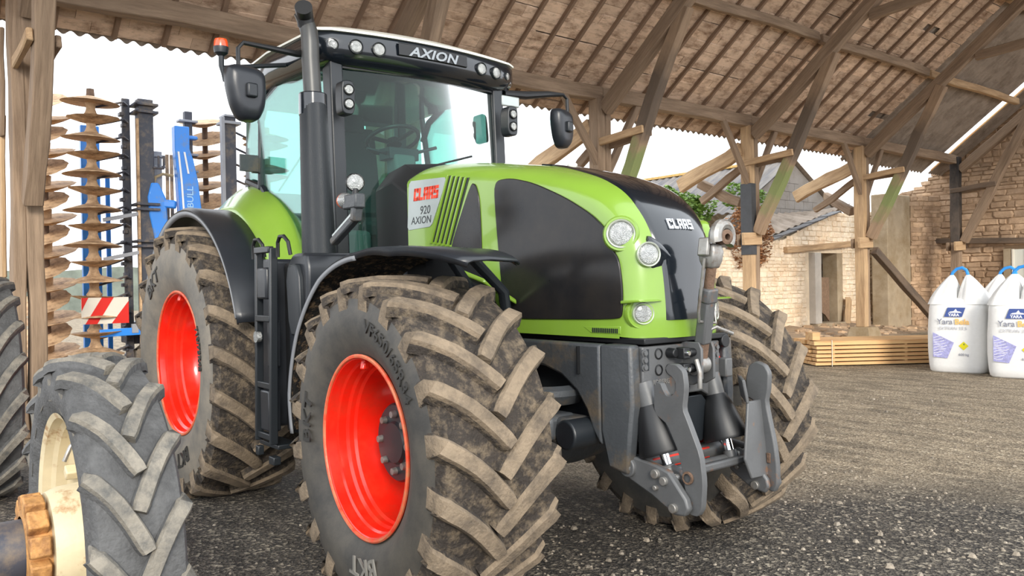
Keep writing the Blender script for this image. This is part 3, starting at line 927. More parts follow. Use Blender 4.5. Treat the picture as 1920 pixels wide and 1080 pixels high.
# slates along the sloping wall top, corrugated strip and block gable of the house behind
mb = MB()
for k in range(9):
    t0, t1 = k / 9, (k + 1) / 9
    a = V(-9.05, 15.75, 2.62).lerp(V(-9.05, 19.15, 3.52), t0)
    b = V(-9.05, 15.75, 2.62).lerp(V(-9.05, 19.15, 3.52), t1 + .01)
    mb.bar(a + V(0, 0, .02 * (k % 2)), b, .3, .03, mi=0)
o = mb.build('slate_coping', M['slate'], smooth=False)
tag(o, 'thin dark slate coping on the sloping top of the ruin wall', 'slates')

# grey block gable house behind the ruin, gable plane x = -10
H = thing('farm_outbuilding', 'small grey concrete block gable house with corrugated roof behind the ruined wall', 'building', (-12, 17.5, 0))
blk = mat('grey_concrete_blocks', (140, 134, 128), .9, vary=.1, vscale=6, dirt=(120, 112, 102), dirt_amt=.3, island=.08, bump=.2, bscale=30)
mb = MB()
apex = V(-10.2, 17.55, 4.95)
gpoly = [(14.2, 0), (20.9, 0), (20.9, 3.1), (19.6, 3.62), (17.55, 5.02), (14.2, 2.7)]
gpoly = [(15.2, 0), (21.5, 0), (21.5, 3.6), (18.87, 5.12), (15.2, 3.0)]
gin = in_poly(gpoly)
mb.prism(gpoly, lambda a, b, c: V(-10.3 + c, a, b), -.2, 0, mi=0)
rn = random.Random(2)
for i in range(20):
    for j in range(14):
        yy = 15.2 + j * .5 + (.25 if i % 2 else 0)
        zz = i * .26 + .3
        if gin(yy + .25, zz + .2) and gin(yy + .02, zz + .2) and gin(yy + .48, zz + .2):
            mb.box((-10.3, yy + .25, zz + .13), (.03, .488, .248), mi=0)
mb.build('gable_wall', blk, H, smooth=False)
mb = MB()
def house_roof(y_ed, z_ed, name):
    n = 110
    rings = []
    for i in range(n + 1):
        x = -10.2 - i * .07
        z = .03 * math.cos(i * PI / 2.2)
        rings.append([V(x, 18.87, 5.18 + z), V(x, y_ed, z_ed + z), V(x, y_ed, z_ed + z + .02), V(x, 18.87, 5.2 + z)])
    MB().loft(rings).build(name, M['fibre'] if y_ed > 19 else mat('dark_streaked_corrugated_roof', (128, 122, 116), .8, vary=.25, vscale=3, dirt=(72, 74, 84), dirt_amt=.4, dscale=2, stretch=(1, .2, .2)), H)
house_roof(21.7, 3.55, 'roof_slope')
house_roof(15.9, 3.45, 'roof_slope')
beam('ridge_cap', (-10.2, 18.87, 5.22), (-17.9, 18.87, 5.22), .22, .09, mat('lichen_ridge', (190, 156, 96), .9, vary=.3, vscale=8), H)
# corrugated strip leaning against the gable
mb = MB()
rings = []
for i in range(80):
    y = 16.0 + i * .055
    z = .035 * math.cos(i * PI / 3)
    zt = 3.35 + (y - 16.0) * .07
    rings.append([V(-9.25, y, 2.72 + z * .6 + (y - 16.0) * .25), V(-10.2, y, zt + z), V(-10.2, y, zt + z + .02), V(-9.25, y, 2.74 + z * .6 + (y - 16.0) * .25)])
MB().loft(rings).build('lean_to_sheet', M['fibre'], H)

# rubble heap at the foot of the ruin
mb = MB()
for k in range(260):
    y = rs.uniform(15.2, 21.2)
    x = rs.uniform(-8.9, -7.3)
    s = rs.uniform(.03, .12)
    z = max(0, .24 - (x + 8.9) * .14) * rs.uniform(.5, 1.1)
    q = Matrix.Rotation(rs.uniform(0, 3), 3, 'Z') @ Matrix.Rotation(rs.uniform(-.5, .5), 3, 'X')
    mb.box((x, y, z), (s * 2.2, s * 1.4, s), q)
tag(mb.build('rubble_heap', mat('rubble', (176, 150, 122), .9, vary=.2, island=.35), smooth=False), 'heap of broken slate and stone at the foot of the ruin doorway', 'rubble', kind='stuff')
mb = MB()
rings = []
for i in range(16):
    y = 14.8 + i * .43
    rings.append([V(-9, y, 0), V(-9, y, .26 + .05 * math.sin(i * 2)), V(-8.2, y, .16 + .04 * math.sin(i * 1.3)), V(-7.1, y, .0)])
o = mb.loft(rings, True, True).build('earth_bank', mat('earth', (140, 120, 98), .95, vary=.3, bump=.6, bscale=12), smooth=True)
tag(o, kind='structure')

# ------------------------------------------------------------------ creeper and shrub between the posts
def leaves(n, centre, rad, size, seed):
    rn = random.Random(seed)
    mb = MB()
    for k in range(n):
        while True:
            p = V(rn.uniform(-1, 1), rn.uniform(-1, 1), rn.uniform(-1, 1))
            if p.length < 1 and p.length > .35:
                break
        p = V(centre[0] + p.x * rad[0], centre[1] + p.y * rad[1], centre[2] + p.z * rad[2])
        p += V(noise.noise(p * 2), noise.noise(p * 2 + V(5, 5, 5)), noise.noise(p * 2 + V(9, 1, 1))) * .3
        s = size * rn.uniform(.6, 1.4)
        q = Matrix.Rotation(rn.uniform(0, 6.28), 3, 'Z') @ Matrix.Rotation(rn.uniform(-1.2, 1.2), 3, 'X')
        a = [q @ V(-s * .5, 0, 0), q @ V(0, -s * .35, s * .1), q @ V(s * .6, 0, 0), q @ V(0, s * .35, s * .1)]
        mb.add([p + z for z in a], [(0, 1, 2, 3)])
    return mb
sh = thing('climbing_shrub', 'bushy green shrub growing in front of the corrugated house roof', 'shrub', (-9.9, 12.9, 0))
leaves(4200, (-9.9, 13.0, 3.35), (.5, 1.4, .6), .1, 1).build('foliage', M['leaf'], sh, smooth=False)
beam('stem', (-9.9, 12.9, 0), (-9.9, 12.9, 3.3), .12, .12, M['wood'], sh)
sh = thing('dry_creeper', 'brown dry creeper covering the ruin behind the tarred sleeve post', 'creeper', (-8.9, 13.4, 0))
leaves(4200, (-8.9, 14.7, 2.7), (.35, .95, .9), .08, 2).build('foliage', M['dry_leaf'], sh, smooth=False)
leaves(1200, (-9.3, 15.0, 3.75), (.4, .9, .3), .09, 4).build('foliage', M['leaf'], sh, smooth=False)
beam('stem', (-8.88, 14.6, 0), (-8.9, 14.6, 2.4), .07, .07, M['wood'], sh)
# distant hedge bank on the left horizon
mb = MB()
rings = []
for i in range(40):
    y = -38 + i * 2.4
    h = 3.2 + 1.4 * noise.noise(V(i * .35, 0, 0))
    rings.append([V(-62, y, 0), V(-64, y, h), V(-68, y, h), V(-70, y, 0)])
o = mb.loft(rings).build('distant_hedge', M['hedge'])
tag(o, 'hazy distant hedge on the horizon at the far left', 'hedge')
# moss hanging on the hidden truss above the cab
sh = leaves(900, (-4.75, 2.75, 5.95), (.22, .18, .5), .05, 8)
tag(sh.build('roof_moss', mat('bright_moss', (104, 168, 62), .8, vary=.25, island=.3), smooth=False), 'bright green moss tuft hanging from the timber frame above the cab', 'moss')
# ================================================================== TRACTOR
T = thing('tractor', 'large lime green tractor with black hood centre and bright red wheel rims', 'tractor', (-1.5, 0, 0))

def smooth_poly(poly, it=2, keep=0.22):
    for _ in range(it):
        q = []
        n = len(poly)
        for i in range(n):
            a, b = poly[i], poly[(i + 1) % n]
            q.append((a[0] + (b[0] - a[0]) * keep, a[1] + (b[1] - a[1]) * keep))
            q.append((a[0] + (b[0] - a[0]) * (1 - keep), a[1] + (b[1] - a[1]) * (1 - keep)))
        poly = q
    return poly
def lerp_tab(tab, x):
    if x <= tab[0][0]: return tab[0][1]
    for (a, b), (c, d) in zip(tab, tab[1:]):
        if x <= c:
            return b + (d - b) * (x - a) / (c - a)
    return tab[-1][1]

# ------------------------------------------------------------------ wheels
def tyre_mesh(R_, W_, rr, nl, lug_h=0.05, lw=(0.085, 0.05), delta=0.30, old=False, bulge=1.0, lugcover=0.62):
    """tyre about the Y axis, outer face towards +Y; lugs form a chevron whose centre leads at the front"""
    hw = W_ / 2
    rb_ = R_ - lug_h
    prof = [(-hw * .80, rr - .012), (-hw * .88, rr + .02), (-hw * 1.0 * bulge, rr + (rb_ - rr) * .30), (-hw * 1.02 * bulge, rr + (rb_ - rr) * .55), (-hw * .97, rr + (rb_ - rr) * .82), (-hw * .88, rb_ - .012), (-hw * .5, rb_ - .002), (0, rb_)]
    prof = prof + [(-a, b) for a, b in reversed(prof[:-1])]
    mb = MB()
    n = 96
    mb.lathe(prof, (0, 0, 0), (0, 1, 0), n)
    # lathe faces: sidewall bands use the sidewall material, tread bands the muddy base
    nf = len(prof) - 1
    for i in range(len(mb.f)):
        k = i % nf
        mb.m[i] = 0 if (k < 4 or k >= nf - 4) else 1
    # lugs
    def base(u):
        # u 0 centre .. 1 shoulder .. 1.35 down the sidewall -> (|y|, radius)
        tab = [(0, 0, rb_), (.5, hw * .5, rb_ - .003), (.9, hw * .9, rb_ - .016), (1.0, hw * .955, rb_ - .04), (1.3, hw * .985, rb_ - .115)]
        for a, b in zip(tab, tab[1:]):
            if u <= b[0]:
                t = (u - a[0]) / (b[0] - a[0])
                return a[1] + (b[1] - a[1]) * t, a[2] + (b[2] - a[2]) * t
        return tab[-1][1], tab[-1][2]
    def top(u):
        tab = [(0, 0, R_), (.5, hw * .5, R_ - .004), (.9, hw * .93, R_ - .018), (1.0, hw * 1.0, R_ - .035), (1.06, hw * 1.03, R_ - .07), (1.3, hw * 1.0, R_ - .155)]
        for a, b in zip(tab, tab[1:]):
            if u <= b[0]:
                t = (u - a[0]) / (b[0] - a[0])
                return a[1] + (b[1] - a[1]) * t, a[2] + (b[2] - a[2]) * t
        return tab[-1][1], tab[-1][2]
    us = [-.07, .0, .12, .3, .5, .7, .86, .96, 1.03, 1.14, 1.3]
    def phi(u):
        # curved bar: steep near the centre, flatter over the shoulder
        t = min(max(u, -.1), 1.0)
        return delta * (1.0 - .25 * t) * t * 1.33 * (R_ and 1)
    for side in (1, -1):
        for i in range(nl):
            p0 = 2 * PI * (i + (0.5 if side < 0 else 0)) / nl
            rings = []
            for u_ in us:
                yb, r0 = base(max(u_, 0))
                yt, r1 = top(max(u_, 0))
                if u_ < 0:
                    yb = yt = u_ * hw
                ph = p0 + phi(u_) - delta * .5
                du = .02
                yy0 = base(max(u_ - du, 0))[0] if u_ > 0 else (u_ - du) * hw
                yy1 = base(max(u_ + du, 0))[0] if u_ > -.02 else (u_ + du) * hw
                dy = yy1 - yy0
                da = (phi(u_ + du) - phi(u_ - du)) * R_
                if u_ > 1.0:
                    dy, da = 0.01, 0.0
                l_ = math.hypot(dy, da) or 1
                ny_, na_ = -da / l_, dy / l_
                k = 1.0 + .25 * max(0, u_ - .6)
                if u_ < 0: k = .85
                def pt(yv, rv, off):
                    a = ph + na_ * off / rv
                    y_ = yv + ny_ * off
                    return V(math.cos(a) * rv, side * y_, math.sin(a) * rv)
                wb_, wt_ = lw[0] / 2 * k, lw[1] / 2 * k
                rings.append([pt(yb, r0 - .012, -wb_), pt(yb, r0 - .012, wb_), pt(yb * .3 + yt * .7, r1 - .006 - lug_h * .25, wt_ * 1.12), pt(yt, r1, wt_ * .82), pt(yt, r1, -wt_ * .82), pt(yb * .3 + yt * .7, r1 - .006 - lug_h * .25, -wt_ * 1.12)])
            n0 = len(mb.f)
            mb.loft(rings)
            # flanks keep the muddy base colour, crown gets the dust
            cnt = 0
            for fi in range(n0, len(mb.f)):
                k6 = (fi - n0) % 6
                mb.m[fi] = 2 if k6 in (2, 3, 4) or fi >= n0 + 6 * (len(us) - 1) else 1
    return mb

def xf(mb, mtx, zmin=None):
    mb.v = [tuple(mtx @ Vector(p)) for p in mb.v]
    if zmin is not None:
        mb.v = [(a, b, max(c, zmin)) for a, b, c in mb.v]
    return mb

def wheel(parent, centre, R_, W_, rr, nl, side, steer, rimprof, tmats, rimmat, lipmat, name='wheel', texts=(), hub=None, lug_h=.05, delta=.3, lw=(.085, .05), zmin=.002, bulge=1.0):
    """side -1: outer face to -Y"""
    w = part(name, parent, centre) if isinstance(parent, bpy.types.Object) else parent
    mtx = Matrix.Translation(centre) @ Matrix.Rotation(steer, 4, 'Z') @ Matrix.Scale(side, 4, (0, 1, 0))
    xf(tyre_mesh(R_, W_, rr, nl, lug_h, lw, delta, bulge=bulge), mtx, zmin).build('tyre', tmats, w, angle=38)
    mb = MB().lathe(rimprof, (0, 0, 0), (0, 1, 0), 72)
    xf(mb, mtx).build('rim', rimmat, w, angle=28)
    yo, ro = rimprof[0]
    mb = MB().lathe([(yo - .004, ro - .016), (yo + .004, ro - .013), (yo + .006, ro - .003), (yo + .001, ro + .004), (yo - .008, ro + .003), (yo - .01, ro - .012)], (0, 0, 0), (0, 1, 0), 96, closed_prof=True)
    xf(mb, mtx).build('rim_lip', lipmat, w)
    # valve stem with its cover on the inside of the rim
    a = R(100)
    q = V(math.cos(a), 0, math.sin(a))
    mb = MB().cyl(q * (ro - .03) + V(0, yo - .06, 0), q * (ro - .075) + V(0, yo - .045, 0), .018, .014).box(q * (ro - .055) + V(0, yo - .06, 0), (.05, .03, .03))
    xf(mb, mtx).build('valve', rimmat, w, bevel=.004)
    if hub:
        hy, hr = hub
        mb = MB().lathe([(hy - .25, hr * 1.0), (hy, hr), (hy + .012, hr * .95), (hy + .014, hr * .55), (hy + .03, hr * .5), (hy + .032, 0.001)], (0, 0, 0), (0, 1, 0), 48)
        xf(mb, mtx).build('hub', M['dark_plastic'], w, angle=30)
        for k in range(8):
            mb = MB()
            a = 2 * PI * k / 8
            c = V(math.cos(a) * hr * .72, hy + .01, math.sin(a) * hr * .72)
            mb.cyl(c, c + V(0, .028, 0), .02, .017, 12)
            xf(mb, mtx).build('hub_bolt', M['bare_steel'], w)
    for s_, size, rt, deg, yo_, m_, bold in texts:
        def fn(x, y, z, rt=rt, deg=deg, yo_=yo_):
            a = R(deg) - x / rt
            r_ = rt + y
            return mtx @ V(math.cos(a) * r_, yo_ + z, math.sin(a) * r_)
        lettering(s_, size, m_, fn, w, bold=bold, extrude=.004, spacing=1.1)
    return w

TM = [M['tyre_side'], M['tread_base'], M['lug']]
TMR = [M['tyre_side_dusty'], M['tread_base'], M['lug']]
FR = [(.285, .457), (.275, .436), (.225, .428), (.215, .418), (.175, .415), (.16, .404), (.135, .402), (.12, .392), (.06, .388), (-.02, .37), (-.10, .33), (-.155, .25), (-.16, .12), (-.16, .03)]
st_ = -.0358
def fr_back(p):
    return p
for side, nm in ((-1, 'r'), (1, 'l')):
    tx = ()
    if side < 0:
        tx = (('VF650/65R34', .088, .595, 52, .331, M['tyre_letter'], .001), ('BKT', .135, .53, -82, .331, M['tyre_letter_pale'], .002), ('BKT', .13, .535, 172, .331, M['tyre_letter'], .002))
    prof = FR
    wheel(T, (0, side * 1.07, .797), .852, .645, .457, 20, side, st_, prof, TM, M['red_rim'], M['rim_lip'], name='front_wheel', texts=tx, hub=(.085, .2), lug_h=.055, delta=.33, lw=(.105, .072))
    # axle hub carrier behind the rim
RRP = [(.305, .559), (.29, .535), (.25, .528), (.235, .512), (.19, .508), (.175, .492), (.14, .488), (.125, .474), (.05, .468), (.0, .45), (-.05, .40), (-.1, .3), (-.12, .12), (-.12, .03)]
for side in (-1, 1):
    tx = ()
    if side < 0:
        tx = (('BKT', .16, .705, 124, .364, M['tyre_letter'], .003), ('710/75R42', .065, .69, 12, .364, M['tyre_letter'], .003), ('BKT', .15, .70, -68, .364, M['tyre_letter'], .003))
    wheel(T, (-2.98, side * 1.047, 1.02), 1.065, .71, .559, 21, side, 0, RRP, TMR, M['red_rim'], M['rim_lip'], name='rear_wheel', texts=tx, hub=(-.02, .17), lug_h=.06, delta=.28, lw=(.12, .08))

# ------------------------------------------------------------------ hood (arch sweep along the centre profile)
CP = [(-1.06, 2.36), (-.9, 2.395), (-.7, 2.385), (-.45, 2.355), (-.2, 2.315), (.1, 2.265), (.35, 2.205), (.55, 2.145), (.7, 2.075), (.81, 1.985), (.875, 1.89), (.915, 1.78), (.935, 1.65), (.945, 1.5), (.945, 1.4), (.94, 1.31)]
# resample the profile finely with a Catmull-Rom curve
def catmull(P, n=6):
    out = []
    for i in range(len(P) - 1):
        p0 = P[max(i - 1, 0)]; p1 = P[i]; p2 = P[i + 1]; p3 = P[min(i + 2, len(P) - 1)]
        for k in range(n):
            t = k / n
            out.append(tuple(.5 * ((2 * b) + (-a + c) * t + (2 * a - 5 * b + 4 * c - d) * t * t + (-a + 3 * b - 3 * c + d) * t ** 3) for a, b, c, d in zip(p0, p1, p2, p3)))
    out.append(tuple(P[-1]))
    return out
CF = catmull(CP, 5)
def hood_w(x):
    return .385 - .055 * min(x, .8)
def hood_frames():
    fr = []
    for i, p in enumerate(CF):
        a, b = CF[max(i - 1, 0)], CF[min(i + 1, len(CF) - 1)]
        t = Vector((b[0] - a[0], b[1] - a[1])).normalized()
        n = Vector((t.y, -t.x))       # inward (down / back)
        if n.y > 0 and abs(n.y) > abs(n.x): n = -n
        fr.append((Vector(p), n))
    return fr
HF = hood_frames()
def hood_pt(i, y, off=0.0):
    """point on the hood skin at profile index i and lateral y, pushed out by off"""
    p, n = HF[i]
    s = i / (len(HF) - 1)
    Rr = .13 if p.x < .4 else .13 + (.17 - .13) * min(1, (p.x - .4) / .4)
    W = hood_w(p.x)
    q = min(1.0, abs(y) / W)
    ex = 2.5
    d = Rr * (1 - (1 - q ** ex) ** (1 / ex))
    # outward direction for the offset
    c = p + n * (d - off * (1 - q ** 3))
    yy = math.copysign(abs(y) + off * q ** 3, y)
    return V(c.x, yy, c.y)
hood = part('hood', T, (0, 0, 1.9))
NQ = 14
qs = [math.sin(PI / 2 * k / NQ) for k in range(NQ + 1)]
mb = MB()
rings = []
for i in range(len(HF)):
    W = hood_w(HF[i][0].x)
    row = [hood_pt(i, -q * W) for q in reversed(qs)] + [hood_pt(i, q * W) for q in qs[1:]]
    rings.append(row)
mb.loft(rings, closed=False, cap=False)
# flat sides: fan from the arch feet down to the hood base line
base_z = lambda x: lerp_tab([(-1.06, 1.80), (-.75, 1.80), (-.33, 1.76), (-.28, 1.66), (-.12, 1.44), (-.02, 1.315), (.95, 1.31)], x)
for sgn in (-1, 1):
    feet = [hood_pt(i, sgn * hood_w(HF[i][0].x)) for i in range(len(HF))]
    side = []
    for i, p in enumerate(feet):
        bx = min(p.x, .79)
        side.append([p, V(bx, sgn * hood_w(bx), min(base_z(bx), p.z))])
    mb.loft(side, closed=False, cap=False)
    # rear closing face
mb.build('hood_shell', M['lime'], hood, angle=50)
# inner dark body filling the hood so nothing shows through
mb = MB()
mb.prism([(-1.03, 1.3), (-1.03, 2.3), (-.6, 2.3), (.2, 2.15), (.7, 1.95), (.84, 1.7), (.84, 1.32)], lambda a, b, c: V(a, c, b), -.31, .31)
mb.build('engine_block', M['black'], hood, smooth=False)
# dark centre strip: narrow on top, widening to the full grille on the nose
def strip_half(i):
    p = HF[i][0]
    if p.y > 1.99:
        return lerp_tab([(-.25, .0), (-.1, .05), (.1, .11), (.35, .165), (.6, .205), (.82, .225)], p.x)
    return lerp_tab([(1.36, .175), (1.5, .18), (1.62, .185), (1.72, .19), (1.8, .215), (1.95, .225)], p.y)
rings = []
for i in range(len(HF)):
    p = HF[i][0]
    if p.x < -.2 or (p.y < 1.385 and p.x > .5):
        continue
    h = strip_half(i)
    rings.append([hood_pt(i, h * k / 12, .009 if abs(k) < 12 else -.004) for k in range(-12, 13)])
MB().loft(rings, closed=False, cap=False).build('grille', M['black_gloss'], hood, angle=60)
# side screens and small rear screens follow the slanted side plane
def side_fn(sgn):
    return lambda a, b, c: V(a, sgn * (hood_w(a) + c), b)
scr = [(-.125, 2.19), (.0, 2.19), (.18, 2.145), (.42, 2.045), (.60, 1.945), (.695, 1.865), (.705, 1.80), (.745, 1.755), (.785, 1.70), (.805, 1.56), (.80, 1.43), (.775, 1.405), (.0, 1.392), (-.06, 1.41), (-.085, 1.47), (-.15, 2.12)]
small = [(-.355, 2.20), (-.315, 2.185), (-.285, 2.10), (-.275, 1.95), (-.27, 1.78), (-.285, 1.725), (-.33, 1.715), (-.56, 1.80), (-.545, 1.86)]
for sgn in (-1, 1):
    MB().prism(smooth_poly(scr, 2, .2), side_fn(sgn), -.01, .009).build('side_screen', M['screen_mesh'], hood, bevel=.004, angle=60)
    MB().prism(smooth_poly(small, 2, .2), side_fn(sgn), -.01, .009).build('small_screen', M['screen_mesh'], hood, bevel=.004, angle=60)
    # model decal panel and the slanted louvres beside it
    dec = [(-1.0, 2.275), (-.62, 2.262), (-.605, 2.235), (-.765, 1.965), (-1.03, 1.955)]
    MB().prism(smooth_poly(dec, 1, .06), side_fn(sgn), 0, .004).build('decal_panel', M['silver_decal'], hood)
    mb = MB()
    for k in range(5):
        dx = k * .043
        a0, a1 = (-.585 + dx, 2.27 - dx * .18), (-.775 + dx, 1.855 - dx * .15)
        f_ = side_fn(sgn)
        mb.prism([(a0[0], a0[1]), (a0[0] + .014, a0[1]), (a1[0] + .014, a1[1]), (a1[0], a1[1])], f_, -.002, .014)
    mb.build('louvre', M['lime'], hood, bevel=.003)
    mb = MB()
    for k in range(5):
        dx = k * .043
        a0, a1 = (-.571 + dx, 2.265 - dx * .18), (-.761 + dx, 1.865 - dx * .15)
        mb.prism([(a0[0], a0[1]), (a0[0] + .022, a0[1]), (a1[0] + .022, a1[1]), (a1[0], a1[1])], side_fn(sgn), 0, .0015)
    mb.build('louvre_slot_shade', M['dark_plastic'], hood, smooth=False)  # flat dark strips put the shade of the grooves into colour
    sx = 1 if sgn < 0 else -1
    def dl(cx, cz, tilt=0.0):
        return lambda x, y, z: V(cx + sx * x, sgn * (hood_w(cx + sx * x) + .004 + z), cz + y)
    block_word('CLAAS', .08, .22, M['red_letter'], lambda x, y, z: dl(-.815, 2.18)(x * .72, y, z), hood, depth=.003)
    lettering('920', .075, M['dark_letter'], lambda x, y, z: dl(-.83, 2.05)(x, y, z), hood, shear=.15, bold=.0005, extrude=.001)
    lettering('AXION', .068, M['dark_letter'], lambda x, y, z: dl(-.875, 1.99)(x, y, z), hood, shear=.15, bold=.0005, extrude=.001)
# badge on the nose
ib = min(range(len(HF)), key=lambda i: abs(HF[i][0].y - 1.885) + (10 if HF[i][0].x < .5 else 0))
def badge(x, y, z):
    # x runs towards the left of the tractor's nose as seen from the front
    zz = 1.875 + y
    best = None
    for i in range(len(HF) - 1):
        a, b = HF[i][0], HF[i + 1][0]
        if a.x > .5 and a.y >= zz > b.y:
            t = (a.y - zz) / (a.y - b.y)
            p0, p1 = hood_pt(i, x, .012 + z), hood_pt(i + 1, x, .012 + z)
            best = p0.lerp(p1, t)
            break
    return best or V(.95, x, zz)
block_word('CLAAS', .05, .0, M['chrome'], lambda x, y, z: badge(x * .82 - .01, y, z), hood, name='chrome_badge', depth=.006)

def lamp(parent, pos, axis, r_, name='headlight', body=None, lens=None, depth=.05, ring=None):
    p = part(name, parent, pos) if parent and parent is not hood else None
    tgt = parent
    a = Vector(axis).normalized()
    pos = Vector(pos)
    mb = MB().lathe([(-depth, r_ * .75), (-depth * .3, r_ * 1.08), (.004, r_ * 1.1), (.008, r_ * 1.05), (.004, r_ * .97), (-.004, r_ * .95)], pos, a, 32)
    o = mb.build(name, body or M['dark_plastic'], tgt)
    mb = MB().lathe([(-.004, r_ * .96), (.008, r_ * .8), (.013, r_ * .4), (.014, .0005)], pos, a, 32)
    l = mb.build(name + '_lens', lens or M['lens'], o if (parent is T or parent.parent is None) else tgt)
    return o
# headlights: two round ones high on the corner, one low in a recess
bez = mat('pale_lamp_bezel', (198, 204, 190), .3, metal=.4)
for sgn in (-1, 1):
    # sculpted lime surrounds
    c1 = V(.79, sgn * .335, 1.83)
    mb = MB().lathe([(-.07, .098), (-.012, .092), (.004, .084), (.004, .074), (-.02, .068)], c1, V(.62, sgn * .78, .05), 32)
    mb.build('lamp_surround', M['lime'], hood)
    lamp(hood, c1 + V(.62, sgn * .78, .05) * -.002, V(.66, sgn * .74, .04), .066, body=bez)
    c2 = V(.905, sgn * .262, 1.725)
    # black cowl trailing inwards from the second lamp
    pts = []
    mb = MB()
    rings = []
    for k in range(9):
        t = k / 8
        y_ = sgn * (.25 - .16 * t)
        xx = .893 + .045 * t
        r_ = .092 * (1 - t ** 2.0) + .004
        rings.append([V(xx - .02 + math.cos(2 * PI * j / 14) * .045 * (1 - t * .6), y_, 1.73 - .035 * t + math.sin(2 * PI * j / 14) * r_) for j in range(14)])
    mb.loft(rings)
    mb.build('lamp_cowl', M['black_gloss'], hood, subsurf=1)
    lamp(hood, c2, V(.90, sgn * .42, .03), .056, body=bez)
    c3 = V(.875, sgn * .285, 1.435)
    mb = MB()
    # hooded recess
    o3 = [V(.80, sgn * .345, 1.52), V(.93, sgn * .20, 1.51), V(.95, sgn * .175, 1.36), V(.80, sgn * .345, 1.36)]
    mb.lathe([(-.06, .085), (-.01, .085), (.006, .074), (.0, .062), (-.03, .058)], c3, V(.85, sgn * .52, .02), 28)
    mb.build('lamp_surround', M['lime'], hood)
    MB().prism([(.80, 1.5), (.92, 1.503), (.938, 1.494), (.80, 1.482)], lambda a, b, c: V(a - (.345 - c) * 0, sgn * c, b), .2, .36).build('lamp_brow', M['lime'], hood, bevel=.008)
    lamp(hood, c3 + V(.01, 0, 0), V(.88, sgn * .47, .02), .05, body=bez)
# raised shut line over the nose
rings = []
for i in range(len(HF)):
    if .735 < HF[i][0].x < .80 and HF[i][0].y > 1.95:
        pass
# lower lip of the hood with a small ribbed vent
for sgn in (-1, 1):
    mb = MB()
    for k in range(14):
        a = .60 + k * .0125
        mb.prism([(a, 1.337), (a + .006, 1.337), (a + .006, 1.36), (a, 1.36)], side_fn(sgn), 0, .006)
    mb.build('lip_vent', M['dark_plastic'], hood, smooth=False)
    MB().prism([(.535, 1.365), (.59, 1.333), (.785, 1.333), (.785, 1.372)], side_fn(sgn), -.002, .0025).build('vent_recess', M['lime'], hood, bevel=.002)
# black rubber seam under the hood and little sensor on top
MB().prism([(-.02, 1.285), (.93, 1.285), (.93, 1.315), (-.02, 1.318)], lambda a, b, c: V(a, c, b), -.33, .33).build('hood_seal', M['black'], hood, bevel=.005)
MB().sphere((.06, .03, 2.285), .035, 12, 8, (1, .8, .55)).build('hood_sensor', M['roof_white'], hood)
# instrument cowl and black bulkhead between hood and windscreen
mb = MB()
rings = []
for x, hw_, zt in ((-1.46, .44, 2.42), (-1.25, .43, 2.46), (-1.08, .41, 2.36), (-1.02, .40, 2.28)):
    rings.append([V(x, -hw_, 1.75), V(x, -hw_, zt - .16), V(x, -hw_ * .75, zt - .03), V(x, 0, zt), V(x, hw_ * .75, zt - .03), V(x, hw_, zt - .16), V(x, hw_, 1.75)])
mb.loft(rings).build('bulkhead', M['black'], T, bevel=.01)

# ------------------------------------------------------------------ chassis, front axle
ch = part('chassis', T, (0, 0, 1.0))
mb = MB()
mb.prism([(-1.3, .62), (-1.3, 1.3), (.12, 1.3), (.12, .78), (-.3, .62)], lambda a, b, c: V(a, c, b), -.26, .26)
mb.build('engine_frame', M['grey_iron'], ch, bevel=.02)
for sgn in (-1, 1):
    # side casting with the arched cut-out over the axle
    pr = [(.05, 1.285), (.72, 1.285), (.72, .78), (.66, .86), (.62, .95), (.55, 1.04), (.44, 1.11), (.3, 1.15), (.05, 1.16)]
    MB().prism(pr, lambda a, b, c: V(a, sgn * c, b), .36, .43).build('side_casting', M['grey_iron'], ch, bevel=.015)
    # front casting cheek, angled in towards the linkage
    MB().loft([[V(.72, sgn * .43, 1.285), V(.90, sgn * .40, 1.285), V(.90, sgn * .33, 1.285), V(.72, sgn * .30, 1.285)],
               [V(.72, sgn * .43, 1.0), V(.91, sgn * .40, 1.0), V(.91, sgn * .33, 1.0), V(.72, sgn * .30, 1.0)],
               [V(.72, sgn * .43, .86), V(.90, sgn * .41, .86), V(.90, sgn * .34, .86), V(.72, sgn * .32, .86)],
               [V(.76, sgn * .42, .68), V(.88, sgn * .41, .66), V(.88, sgn * .35, .66), V(.76, sgn * .34, .68)]]).build('front_cheek', M['grey_iron'], ch, bevel=.015)
    MB().box((.58, sgn * .44, 1.2), (.006, .02, .14)).build('casting_seam', M['black'], ch)
# inner black volume behind the cut-out
MB().box((.36, 0, 1.0), (.66, .62, .5)).build('front_support', M['dark_plastic'], ch, bevel=.03)
